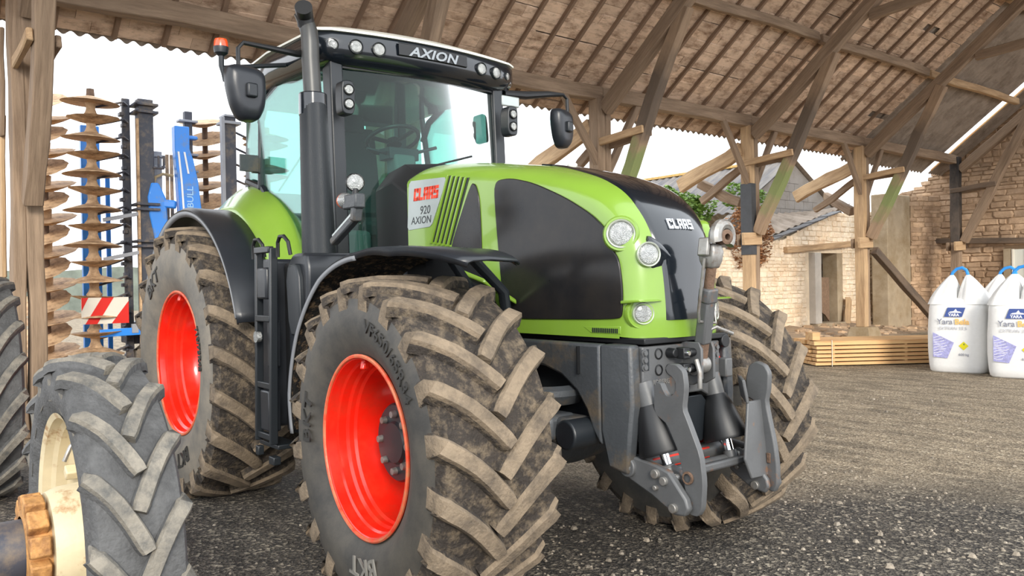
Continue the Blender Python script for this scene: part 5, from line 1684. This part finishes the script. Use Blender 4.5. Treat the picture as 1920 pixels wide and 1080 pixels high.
# mirrors
for sgn in (-1, 1):
    mr = part('mirror', T, (-1.45, sgn * 1.33, 2.9))
    if sgn < 0:
        MB().tube([(-1.50, -.86, 3.17), (-1.47, -1.0, 3.13), (-1.46, -1.2, 3.135), (-1.46, -1.36, 3.14), (-1.46, -1.395, 3.10), (-1.46, -1.395, 2.87)], [.04, .022, .018, .014, .014, .014], 10).build('mirror_arm', M['hose'], mr)
        c = V(-1.46, -1.345, 2.83)
    else:
        MB().tube([(-1.55, .80, 3.12), (-1.53, 1.0, 3.13), (-1.52, 1.25, 3.17), (-1.5, 1.40, 3.18), (-1.5, 1.445, 3.15), (-1.5, 1.45, 2.92)], [.03, .035, .026, .015, .014, .014], 10).build('mirror_arm', M['hose'], mr)
        MB().box((-1.5, .82, 3.05), (.03, .18, .085)).build('indicator_plate', M['orange'] if 0 else M['silver_decal'], mr, bevel=.01)
        c = V(-1.5, 1.385, 2.90)
    ang = R(6) if sgn < 0 else R(15)
    rot = Matrix.Rotation(ang, 3, 'Z')
    out = smooth_poly([(-.135, .17), (.125, .16), (.135, .0), (.12, -.1), (.07, -.185), (-.06, -.185), (-.11, -.1), (-.145, .05)], 2, .2)
    s_ = 1.0 if sgn < 0 else .95
    MB().loft([[c + rot @ V(dx, a * k * s_ * .95, b * k * s_) for a, b in out] for dx, k in ((-.04, .96), (-.03, 1.0), (.02, .97), (.05, .82), (.06, .55))]).build('mirror_shell', M['fender'], mr, angle=45)
    MB().loft([[c + rot @ V(dx, a * .88 * s_, b * .88 * s_) for a, b in out] for dx in (-.045, -.041)]).build('mirror_glass', M['mirror'], mr)
    MB().box(c + rot @ V(.065, -sgn * -.0, .0), (.05, .07, .09), rot).build('mirror_clamp', M['dark_plastic'], mr, bevel=.012)

# beacon on its stalk at the right rear of the roof
bc = part('beacon', T, (-2.0, -1.25, 3.3))
b0 = V(-1.98, -1.318, 3.23)
MB().tube([b0 + V(0, .02, -.22), b0 + V(0, .01, -.17), b0 + V(0, 0, -.12), b0 + V(0, 0, -.02)], [.012, .012, .018, .02]).tube([b0 + V(0, 0, -.13), b0 + V(0, .25, -.08), b0 + V(.0, .46, -.04)], .016).lathe([(-.05, .02), (-.03, .045), (.0, .05), (.012, .05), (.014, .0)], b0, (0, 0, 1), 20).build('beacon_base', M['dark_plastic'], bc)
MB().lathe([(0, .048), (.035, .046), (.052, .040), (.056, .001)], b0 + V(0, 0, .012), (0, 0, 1), 24).build('beacon_lens', M['beacon'], bc)

# indicator and work lamp on their angled bracket in front of the exhaust
ib_ = part('indicator_bracket', T, (-.6, -1.0, 2.0))
P_ = lambda x, z, y=-1.02: V(x, y, z)
MB().bar(P_(-.95, 1.86), P_(-.66, 1.99), .045, .05, up=(0, 1, 0)).bar(P_(-.66, 1.97), P_(-.64, 2.07), .05, .06, up=(0, 1, 0)).box(P_(-.68, 2.085), (.16, .07, .085)).build('bracket_arm', M['grey_iron'], ib_, bevel=.01)
MB().bar(P_(-.95, 1.885), P_(-.69, 2.005), .05, .012, up=(0, 1, 0)).build('bracket_face', M['silver_decal'], ib_, bevel=.003)
MB().lathe([(-.055, .018), (-.04, .04), (-.01, .048), (.0, .048)], P_(-.79, 2.10), (1, -.1, 0), 20).build('indicator_front_lens', M['orange'], ib_)
MB().lathe([(.0, .048), (.03, .046), (.06, .036), (.07, .001)], P_(-.79, 2.10), (1, -.1, 0), 20).build('indicator_clear_lens', M['lens'], ib_)
MB().cyl(P_(-.66, 2.12), P_(-.66, 2.16), .018, .018, 12).lathe([(-.06, .03), (-.03, .052), (.0, .055), (.01, .05)], P_(-.66, 2.195), (1, -.35, 0), 24).build('work_lamp_body', M['hose'], ib_)
MB().lathe([(.004, .05), (.014, .036), (.017, .001)], P_(-.66, 2.195), (1, -.35, 0), 24).build('work_lamp_lens', M['lens'], ib_)
# ================================================================== FOREGROUND WHEELS OF A SECOND MACHINE
OT = [M['old_tyre'], M['old_tyre'], M['old_lug']]
CR = [(.125, .475), (.115, .455), (.085, .447), (.07, .432), (.03, .428), (.0, .40), (-.04, .34), (-.05, .28), (-.05, .05)]
W1 = thing('narrow_wheel', 'worn narrow tractor tyre on a weathered cream rim in the left foreground', 'wheel', (.22, -2.59, 0))
def old_wheel(parent, c, R_, W_, rr, nl, rimprof, steer=0.0, lug_h=.035, lw=(.07, .048), delta=.36, hub=True):
    mtx = Matrix.Translation(c) @ Matrix.Rotation(steer, 4, 'Z') @ Matrix.Scale(-1, 4, (0, 1, 0))
    xf(tyre_mesh(R_, W_, rr, nl, lug_h, lw, delta), mtx, .002).build('tyre', OT, parent, angle=38)
    xf(MB().lathe(rimprof, (0, 0, 0), (0, 1, 0), 64), mtx).build('rim', M['cream_rim'], parent, angle=28)
    if not hub:
        return
    # cream drum standing out of the dish
    xf(MB().lathe([(-.05, .27), (-.02, .215), (.13, .205), (.17, .19), (.175, .10)], (0, 0, 0), (0, 1, 0), 48), mtx).build('drum', M['cream_rim'], parent, angle=30)
    for k in range(12):
        a = 2 * PI * (k + .5) / 12
        q = Matrix.Rotation(-a, 3, 'Y')
        cc = V(math.cos(a) * .165, .215, math.sin(a) * .165)
        xf(MB().box(cc, (.055, .065, .07), q), mtx).build('clamp_lug', M['rust_hub'], parent, bevel=.006)
    xf(MB().lathe([(.16, .15), (.245, .15), (.25, .12)], (0, 0, 0), (0, 1, 0), 32), mtx).build('hub_ring', M['rust_hub'], parent)
    xf(MB().cyl((0, .2, 0), (0, .62, 0), .11, .11, 32), mtx).build('hub_cap', M['harrow_dark'], parent, bevel=.015)
    for k in range(4):
        a = 2 * PI * k / 4 + 1.0
        p0 = V(math.cos(a) * .36, .02, math.sin(a) * .36)
        xf(MB().box(p0, (.05, .07, .04), Matrix.Rotation(-a, 3, 'Y')), mtx).build('rim_bracket', M['cream_rim'], parent, bevel=.006)
old_wheel(W1, (.22, -2.59, .672), .69, .285, .47, 17, CR, .0)
mtx1 = Matrix.Translation((.22, -2.59, .672)) @ Matrix.Scale(-1, 4, (0, 1, 0))
xf(MB().tube([(.06, .06, .40), (.075, .10, .36), (.07, .12, .31)], .008), mtx1).build('valve', M['bare_steel'], W1)
W2 = thing('wide_wheel', 'large dark tractor tyre cut off by the left edge behind the cream-rimmed wheel', 'wheel', (-3.98, -2.56, 0))
CR2 = [(.17, .60), (.155, .575), (.1, .56), (.05, .54), (.0, .42), (-.02, .2), (-.02, .03)]
old_wheel(W2, (-3.98, -2.56, .855), .87, .42, .60, 19, CR2, 0, lug_h=.045, lw=(.085, .055), hub=False)
xf(MB().cyl((0, -.05, 0), (0, .1, 0), .14, .12, 24), Matrix.Translation((-3.98, -2.56, .855))).build('hub', M['harrow_dark'], W2)
MB().bar((.16, -3.12, .98), (.2, -2.93, .75), .03, .035).build('hub_strut', M['rust'], W1, bevel=.006)

# ================================================================== FOLDED DISC HARROW BEYOND THE POSTS
HW = thing('disc_harrow', 'folded upright blue disc harrow with stacks of earth-brown discs outside the barn', 'disc harrow', (-8.4, -.4, 0))
rh = random.Random(21)
def disc_mesh(rad, notch, dish=.07):
    n = 32
    rings = []
    for rr_, h in ((.03, -dish * .2), (.08, -dish * .15), (rad * .55, dish * .3), (rad * .97, dish), (rad, dish + .005)):
        ring = []
        for i in range(n):
            a = 2 * PI * i / n
            k = 1.0
            if notch and rr_ > rad * .9:
                k = 1 - .055 * (0.5 + .5 * math.cos(a * 11))
            ring.append(V(math.cos(a) * rr_ * k, math.sin(a) * rr_ * k, h))
        rings.append(ring)
    mb = MB().loft(rings, True, True)
    back = [[p - V(0, 0, .008) for p in r_] for r_ in rings]
    return mb
proto = {}
for nt_ in (0, 1):
    o = disc_mesh(.355, nt_).build('disc', M['disc'], HW, angle=50)
    md = o.modifiers.new('solidify', 'SOLIDIFY'); md.thickness = .008
    proto[nt_] = o
first = {0: True, 1: True}
def add_disc(p, rot, nt_, flip=1, s=1.0):
    o = proto[nt_]
    if not first[nt_]:
        o = o.copy()
        COL.objects.link(o)
    first[nt_] = False
    o.matrix_basis = Matrix.Translation(p) @ rot.to_4x4() @ Matrix.Diagonal((s, s, s * flip, 1))
# gang A: nearest stack on a vertical axle, discs level, alternately plain and notched
AX = (-8.2, -.86)
for k in range(16):
    z = 4.13 - k * .235
    t = Matrix.Rotation(R(rh.uniform(-3, 3)), 3, 'X') @ Matrix.Rotation(R(rh.uniform(-2, 4)), 3, 'Y')
    add_disc((AX[0], AX[1] + (.0 if k % 2 == 0 else .03), z - (.10 if k % 2 else 0)), t, k % 2, -1 if k % 2 == 0 else 1, 1.0 if k % 2 == 0 else .93)
for k in range(15):
    z = 4.13 - k * .235
    MB().lathe([(0, .1), (-.03, .085), (-.10, .06), (-.15, .055), (-.2, .07), (-.235, .095)], (AX[0], AX[1], z), (0, 0, 1), 20).build('disc_spool', M['disc'], HW)
MB().cyl((AX[0], AX[1], .2), (AX[0], AX[1], 4.2), .035, .035, 12).cyl((AX[0], AX[1], 4.13), (AX[0], AX[1], 4.24), .06, .05, 6).build('gang_axle', M['rust'], HW)
# gang B: behind the post, discs canted so their faces show
for k in range(17):
    z = 4.05 - k * .222
    tl = 17 if k % 2 else 30
    t = Matrix.Rotation(R(tl), 3, V(.626, .78, 0))
    add_disc((-8.75, -1.32 + (.05 if k % 2 else -.03), z), t, 1, 1, .98)
    if k % 2:
        MB().cyl((-8.75, -1.32, z + .03), (-8.75, -1.29, z + .2), .07, .05, 14).build('disc_hub', M['disc'], HW)
MB().cyl((-8.75, -1.32, .2), (-8.75, -1.32, 4.0), .04, .04, 12).build('gang_axle', M['rust'], HW)
# spring arms from gang A to the toothed beam and big beam
for k in range(16):
    z = 4.13 - k * .235
    y0 = AX[1] + .05
    MB().tube([(-8.2, y0, z - .12), (-8.2, y0 + .2, z - .06), (-8.25, y0 + .36, z - .0), (-8.3, y0 + .42, z - .03)], .016, 6).build('disc_arm', M['harrow_dark'], HW)
mb = MB().bar((-8.35, -.40, .4), (-8.35, -.40, 4.2), .10, .06, up=(1, 0, 0))
for k in range(26):
    mb.box((-8.35, -.46 + (.03 if k % 2 else 0), .5 + k * .145), (.12, .05, .05))
mb.build('scraper_beam', M['harrow_dark'], HW, bevel=.006)
mb = MB().bar((-8.2, -.2, 0.0), (-8.2, -.2, 4.18), .2, .17, up=(1, 0, 0))
mb.build('wing_beam', M['harrow_dark'], HW, bevel=.012)
MB().bar((-8.1, -.315, .3), (-8.1, -.315, 3.9), .03, .06, up=(1, 0, 0)).build('beam_flange', M['disc'], HW, bevel=.006)
for z in (4.1, 4.0, 2.75, 2.68, 2.25, 2.18):
    MB().box((-8.2, -.2, z), (.3, .3, .035)).cyl((-8.1, -.34, z), (-7.98, -.34, z), .02, .02, 8).build('clamp_plate', M['harrow_dark'], HW, bevel=.004)
for z in (2.62, 2.1):
    MB().bar((-8.15, -.75, z - .1), (-8.1, -.3, z), .05, .05).build('gang_bracket', M['harrow_grey'], HW, bevel=.006)
# blue centre frame seen between the stacks
MB().bar((-9.0, -.72, .5), (-9.0, -.72, 3.9), .24, .1, up=(1, 0, 0)).build('blue_mast', M['blue'], HW, bevel=.012)
MB().bar((-9.0, -.50, .5), (-9.0, -.50, 3.2), .06, .06, up=(1, 0, 0)).build('blue_mast', M['blue'], HW, bevel=.012)
mb = MB()
mb.loft([[V(-8.3, y - w, z), V(-8.1, y - w, z), V(-8.1, y + w, z), V(-8.3, y + w, z)] for y, w, z in ((-.02, .06, .4), (-.02, .07, 1.2), (-.02, .08, 2.2), (-.06, .12, 2.6), (-.08, .12, 2.85), (-.1, .05, 3.05))])
mb.bar((-8.2, -.05, 2.78), (-8.1, .17, 2.76), .13, .11)
mb.build('blue_tower', M['blue'], HW, bevel=.02)
MB().bar((-8.05, -.84, 1.03), (-8.0, .06, 1.05), .08, .1).build('light_bar', M['blue'], HW, bevel=.008)
MB().tube([(-8.1, -.12, 3.25), (-8.1, .0, 3.25), (-8.1, .02, 3.3), (-8.1, .02, 3.42)], .018, 8).tube([(-8.1, .02, 3.25), (-8.1, -.05, 3.25), (-8.1, -.05, 3.42)], .016, 8).build('hose_hook', M['harrow_dark'], HW)
# red and white board with a small yellow sticker near it
MB().box((-7.93, -.79, 1.33), (.01, .56, .34)).build('warning_board', M['board_white'], HW)
mb = MB()
for u0, u1 in ((-.28, -.12), (.0, .16), (.28, .28)):
    pass
bp_ = lambda a, b, c: V(-7.922 + c, -.79 + a, 1.33 + b)
mb.prism([(-.28, .17), (-.28, .0), (-.20, .17)], bp_, 0, .002)
mb.prism([(-.24, -.17), (-.10, -.17), (.10, .17), (-.04, .17)], bp_, 0, .002)
mb.prism([(.28, .17), (.28, .17), (.28, .10), (.24, .17)][0:0] or [(.07, -.17), (.28, -.17), (.28, .12)], bp_, 0, .002)
mb.build('red_stripe', M['board_red'], HW, smooth=False)
MB().box((-8.0, -.42, 1.08), (.05, .08, .12)).build('board_bracket', M['harrow_grey'], HW)
MB().box((-8.08, -.03, 1.45), (.01, .08, .16)).build('sticker', M['yellow'], HW)
MB().sphere((-8.5, -.05, 1.75), .17, 14, 8, (1, 1, .8)).sphere((-8.5, .0, 1.35), .13, 12, 8, (1, 1, 1)).build('hydraulic_tank', M['harrow_grey'], HW)
MB().box((-8.6, -.15, 1.0), (.5, .5, .3)).build('lower_frame', M['harrow_dark'], HW, bevel=.02)
MB().box((-8.6, -.1, .35), (.6, .5, .7)).build('base_frame', M['harrow_dark'], HW, bevel=.02)
# second wing: blue box arm with pale lettering, posts and more discs, partly behind the tractor
mb = MB()
prof_ = [(0.27, .10, 3.86), (.27, .10, 3.55), (.30, .12, 3.4), (.34, .14, 3.1), (.37, .15, 2.7), (.37, .15, 2.2), (.36, .15, .5)]
mb.loft([[V(-8.25, y - w, z), V(-8.1, y - w, z), V(-8.1, y + w, z), V(-8.25, y + w, z)] for y, w, z in prof_])
mb.box((-8.18, .42, 3.72), (.1, .14, .05))
mb.build('blue_arm', M['blue'], HW, bevel=.012)
MB().loft([[V(-8.095, y, z), V(-8.095, y + .025, z), V(-8.085, y + .025, z), V(-8.085, y, z)] for y, z in ((.20, 3.5), (.235, 3.1), (.255, 2.7), (.26, 2.3))]).loft([[V(-8.095, y, z), V(-8.095, y + .025, z), V(-8.085, y + .025, z), V(-8.085, y, z)] for y, z in ((.28, 3.5), (.33, 3.2))]).build('arm_highlight', M['white_print'], HW)  # pale strips paint a highlight onto the blue arm
lettering('BIG BULL', .15, mat('pale_blue_letter', (160, 206, 244), .5), lambda x, y, z: V(-8.09 + z, .40 - y * .8, 2.75 + x * .9), HW, bold=.002, extrude=.001)
MB().bar((-8.5, .47, .3), (-8.5, .47, 4.15), .11, .1, up=(1, 0, 0)).build('gang_beam', M['harrow_dark'], HW, bevel=.01)
for k in range(8):
    MB().box((-8.46, .45, 4.0 - k * .24), (.16, .26, .03)).build('clamp_plate', M['harrow_grey'], HW, bevel=.004)
MB().bar((-8.2, .95, .3), (-8.2, .95, 4.07), .17, .17, up=(1, 0, 0)).build('wing_beam', M['harrow_dark'], HW, bevel=.01)
MB().bar((-8.1, .83, .3), (-8.1, .83, 4.05), .05, .08, up=(1, 0, 0)).build('beam_flange', M['harrow_grey'], HW, bevel=.006)
MB().box((-8.2, .96, 3.98), (.28, .27, .04)).box((-8.2, .96, 4.08), (.24, .2, .03)).build('clamp_plate', M['harrow_grey'], HW, bevel=.004)
for k in range(9):
    z = 4.0 - k * .235
    t = Matrix.Rotation(R(30 if k % 2 else 18), 3, V(.626, .78, 0))
    add_disc((-8.7, .78 + (.05 if k % 2 else -.02), z), t, k % 2, 1, .92)
for k in range(9):
    z = 3.9 - k * .235
    add_disc((-8.3, 1.55, z), Matrix.Rotation(R(rh.uniform(-3, 3)), 3, 'Y'), k % 2, -1 if k % 2 == 0 else 1, .95)
    MB().tube([(-8.3, 1.5, z + .05), (-8.3, 1.25, z + .16), (-8.25, 1.05, z + .22)], .018, 6).build('disc_arm', M['harrow_dark'], HW)
MB().cyl((-8.3, 1.55, .3), (-8.3, 1.55, 4.0), .06, .06, 12).build('gang_axle', M['disc'], HW)
MB().cyl((-8.7, .78, .3), (-8.7, .78, 4.0), .04, .04, 12).build('gang_axle', M['rust'], HW)
MB().bar((-8.4, .0, .3), (-8.4, .0, 3.52), .13, .1, up=(1, 0, 0)).box((-8.4, .0, 3.45), (.18, .2, .03)).box((-8.4, .0, 3.3), (.18, .2, .03)).build('grey_post', M['harrow_grey'], HW, bevel=.006)
for y in (.16, .22):
    MB().bar((-8.45, y, .3), (-8.45, y, 3.5), .04, .04, up=(1, 0, 0)).build('thin_rod', M['disc'], HW)
MB().tube([(-8.3, -.16, 2.4), (-8.3, -.12, 2.9), (-8.3, -.04, 3.15), (-8.3, .06, 3.2), (-8.3, .2, 3.18)], .022, 8).tube([(-8.3, -.14, 2.2), (-8.3, -.1, 2.45), (-8.3, .0, 2.5), (-8.3, .2, 2.47)], .022, 8).build('hose', M['beige_hose'], HW)
MB().tube([(-8.2, -.1, 2.2), (-8.2, .0, 2.35), (-8.2, .12, 2.2), (-8.2, .0, 2.0), (-8.2, -.1, 1.85)], .01, 8).tube([(-8.2, -.12, 2.6), (-8.2, .02, 2.5), (-8.2, .12, 2.3)], .01, 8).build('hose', M['hose'], HW)

# ================================================================== LUMBER STACK
d_ = V(1.13, 1.62, 0).normalized()
nrm = V(-d_.y, d_.x, 0)
orig = V(-4.36, 10.02, 0)
layers = ['bottom', 'second', 'third', 'fourth', 'fifth', 'top']
rl = random.Random(5)
z = .0
for ly in range(6):
    th = .055 if ly < 5 else .075
    if ly == 0:
        z = .02
    for k in range(5):
        w = .19
        a = orig + nrm * (.10 + k * .2) + d_ * rl.uniform(-.03, .05) + V(0, 0, z + th / 2)
        o = beam('sawn_board', a, a + d_ * (3.3 + rl.uniform(-.1, .1)), w, th, M['new_wood'], seg=3, wob=.003, bevel=.003)
        tag(o, 'fresh pine board lying in the %s layer of the lumber stack by the bags' % layers[ly], 'board', 'boards in the %s layer of the lumber stack' % layers[ly])
    if ly < 5:
        for j, t in enumerate((.35, 1.7, 3.0)):
            a = orig + d_ * t + V(0, 0, z + th + .008)
            o = beam('sticker_batten', a + nrm * 0.0, a + nrm * 1.0, .05, .015, M['new_wood'], seg=1, wob=.001, bevel=.001)
            tag(o, 'thin spacer batten above the %s layer of the lumber stack' % layers[ly], 'batten', 'spacers above the %s lumber layer' % layers[ly])
    z += th + .017
for k, t in enumerate((0.0,)):
    a = orig + d_ * .05 + nrm * .18
    a.z = z
    mb = MB().box((0, 0, 0), (.14, .3, .14))
    o = mb.build('timber_block', M['new_wood'], bevel=.004)
    o.location = a + V(0, 0, .07)
    o.rotation_euler = (0, 0, math.atan2(d_.y, d_.x))
    tag(o, 'squared pine block on the near left end of the lumber stack', 'block')
a = orig + d_ * -.45 + nrm * .9
for k in range(3):
    o = beam('short_board', a + V(0, 0, .03 + k * .062), a + d_ * .42 + V(0, 0, .03 + k * .062), .3, .055, M['new_wood'], seg=1, wob=.002, bevel=.003)
    tag(o, 'short pale offcut board piled behind the far tyre, %s of three' % ['lowest', 'middle', 'topmost'][k], 'board', 'offcut boards behind the far tyre')
o_ = MB()
for s_ in (0, 1):
    pass
q0 = orig + d_ * .32 + nrm * -.008
mb = MB().bar(q0 + V(0, 0, .0), q0 + V(0, 0, z), .012, .006, up=(1, 0, 0))
tag(mb.build('packing_strap', M['roof_white']), 'thin white strap around the left end of the lumber stack', 'strap')

# ================================================================== FERTILISER BAGS
def big_bag(name, label, c, rz, seed, peaks=True, printed=True):
    b = thing(name, label, 'bag', c, 'big bags of fertiliser')
    rn = random.Random(seed)
    Rz = Matrix.Rotation(rz, 3, 'Z')
    hw_, hd = .44, .44
    C_ = V(*c)
    def P(x, y, z):
        return C_ + Rz @ V(x, y, z)
    # body: superelliptic rings bulging slightly, dimpled foot
    rings = []
    n = 48
    for z, k in ((.0, .90), (.03, .965), (.12, 1.0), (.35, 1.03), (.65, 1.03), (.9, 1.0), (1.05, .98), (1.13, .95), (1.19, .86), (1.22, .70)):
        ring = []
        for i in range(n):
            a = 2 * PI * i / n
            ca, sa = math.cos(a), math.sin(a)
            e = 2 / 5.0
            x = math.copysign(abs(ca) ** e, ca) * hw_ * k
            y = math.copysign(abs(sa) ** e, sa) * hd * k
            w_ = .012 * noise.noise(V(x * 3 + seed, y * 3, z * 4)) + (.012 * math.sin(a * 16) * max(0, (z - .95) * 3))
            ring.append(P(x * (1 + w_), y * (1 + w_), z + (.02 * noise.noise(V(a * 2, z, seed)) if z > .1 else 0)))
        rings.append(ring)
    MB().loft(rings).build('bag_body', M['bag'], b, angle=80)
    # two gathered ears rising to the blue lifting loops
    for sx in (-1, 1):
        rings = []
        top = V(sx * .12, 0, 1.60)
        n2 = 36
        for t in (0, .15, .35, .55, .75, .9, 1.0):
            ring = []
            for i in range(n2):
                a = 2 * PI * i / n2
                ca, sa = math.cos(a), math.sin(a)
                rx = .225 * (1 - t) ** .85 + .028
                ry = .40 * (1 - t) ** .9 + .028
                e = .7
                x = math.copysign(abs(ca) ** e, ca) * rx
                y = math.copysign(abs(sa) ** e, sa) * ry
                pl_ = 1 + .10 * math.sin(a * 9 + seed + sx) * min(1, t * 3) * (1 - t * .4)
                cx = sx * (.215 * (1 - t) + .12 * t)
                zz = 1.12 + (1.60 - 1.12) * t ** .85
                ring.append(P(cx + x * pl_, y * pl_, zz))
            rings.append(ring)
        MB().loft(rings).build('bag_ear', M['bag'], b, angle=80)
    pth = [P(-.14, 0, 1.56), P(-.11, 0, 1.64), P(-.05, 0, 1.70), P(.03, 0, 1.72), P(.09, 0, 1.68), P(.13, 0, 1.56)]
    mb = MB().tube(pth, .026, 8)
    mb.build('lifting_loop', M['bag_strap'], b)
    if not printed:
        return b
    F = lambda x, z, d: P(x, -(hd * (1.035 if z < .9 else 1.035 - (z - .9) * .25) + .004 + d), z)
    MB().prism([(-.16, .92), (.10, .92), (.15, 1.07), (-.11, 1.07)], F, 0, .003).build('logo_panel', M['navy_print'], b)
    MB().prism([(-.10, .985), (.10, .985), (.07, 1.005), (.03, 1.012), (.01, 1.05), (-.02, 1.012), (-.07, 1.005)], F, .003, .005).build('ship_emblem', M['white_print'], b, smooth=False)
    tx = lambda x0, z0, sx_=1.0: (lambda x, y, z: F(x0 + x * sx_, z0 + y, .004 + z))
    lettering('YARA', .062, M['white_print'], tx(-.02, .93), b, bold=.002, extrude=.001)
    lettering('Yara', .125, M['grey_print'], tx(-.15, .80), b, bold=.001, extrude=.001)
    lettering('Bela', .125, M['orange_print'], tx(.10, .80), b, bold=.003, extrude=.001)
    lettering('EXTRAN 33.5', .07, mat('faint_grey_print', (186, 188, 196), .6), tx(-.03, .71), b, extrude=.001)
    MB().prism([(-.33, .66), (-.02, .50), (-.12, .24), (-.33, .26)], F, 0, .002).build('pattern_patch', M['violet_print'], b)
    mb = MB()
    for k in range(9):
        z0 = .30 + k * .036
        mb.loft([[F(x, z0 + .015 * math.sin(x * 30 + k), .003), F(x, z0 + .007 + .015 * math.sin(x * 30 + k), .003)] for x in [-.32 + i * .02 for i in range(int(11 - abs(k - 4) * .9))]], closed=False, cap=False)
    mb.build('wave_lines', M['white_print'], b, smooth=False)
    MB().prism([(.12, .38), (.19, .45), (.12, .52), (.05, .45)], F, 0, .003).build('hazard_diamond', M['yellow'], b)
    MB().prism([(.11, .47), (.125, .50), (.14, .47), (.125, .46)], F, .003, .004).build('flame_mark', M['leaf'], b)
    lettering('600 kg', .055, M['grey_print'], tx(.12, .29), b, extrude=.001)
    return b
big_bag('fertiliser_bag', 'white printed bulk bag standing nearest the lumber stack, leftmost of the bags', (-2.30, 11.05, 0), R(12), 3)
big_bag('fertiliser_bag', 'white printed bulk bag cut off by the right edge of the picture', (-1.30, 10.86, 0), R(10), 9)
big_bag('fertiliser_bag', 'white bulk bag mostly hidden behind the other bags with only its ear showing', (-1.95, 12.1, 0), R(10), 5, printed=False)
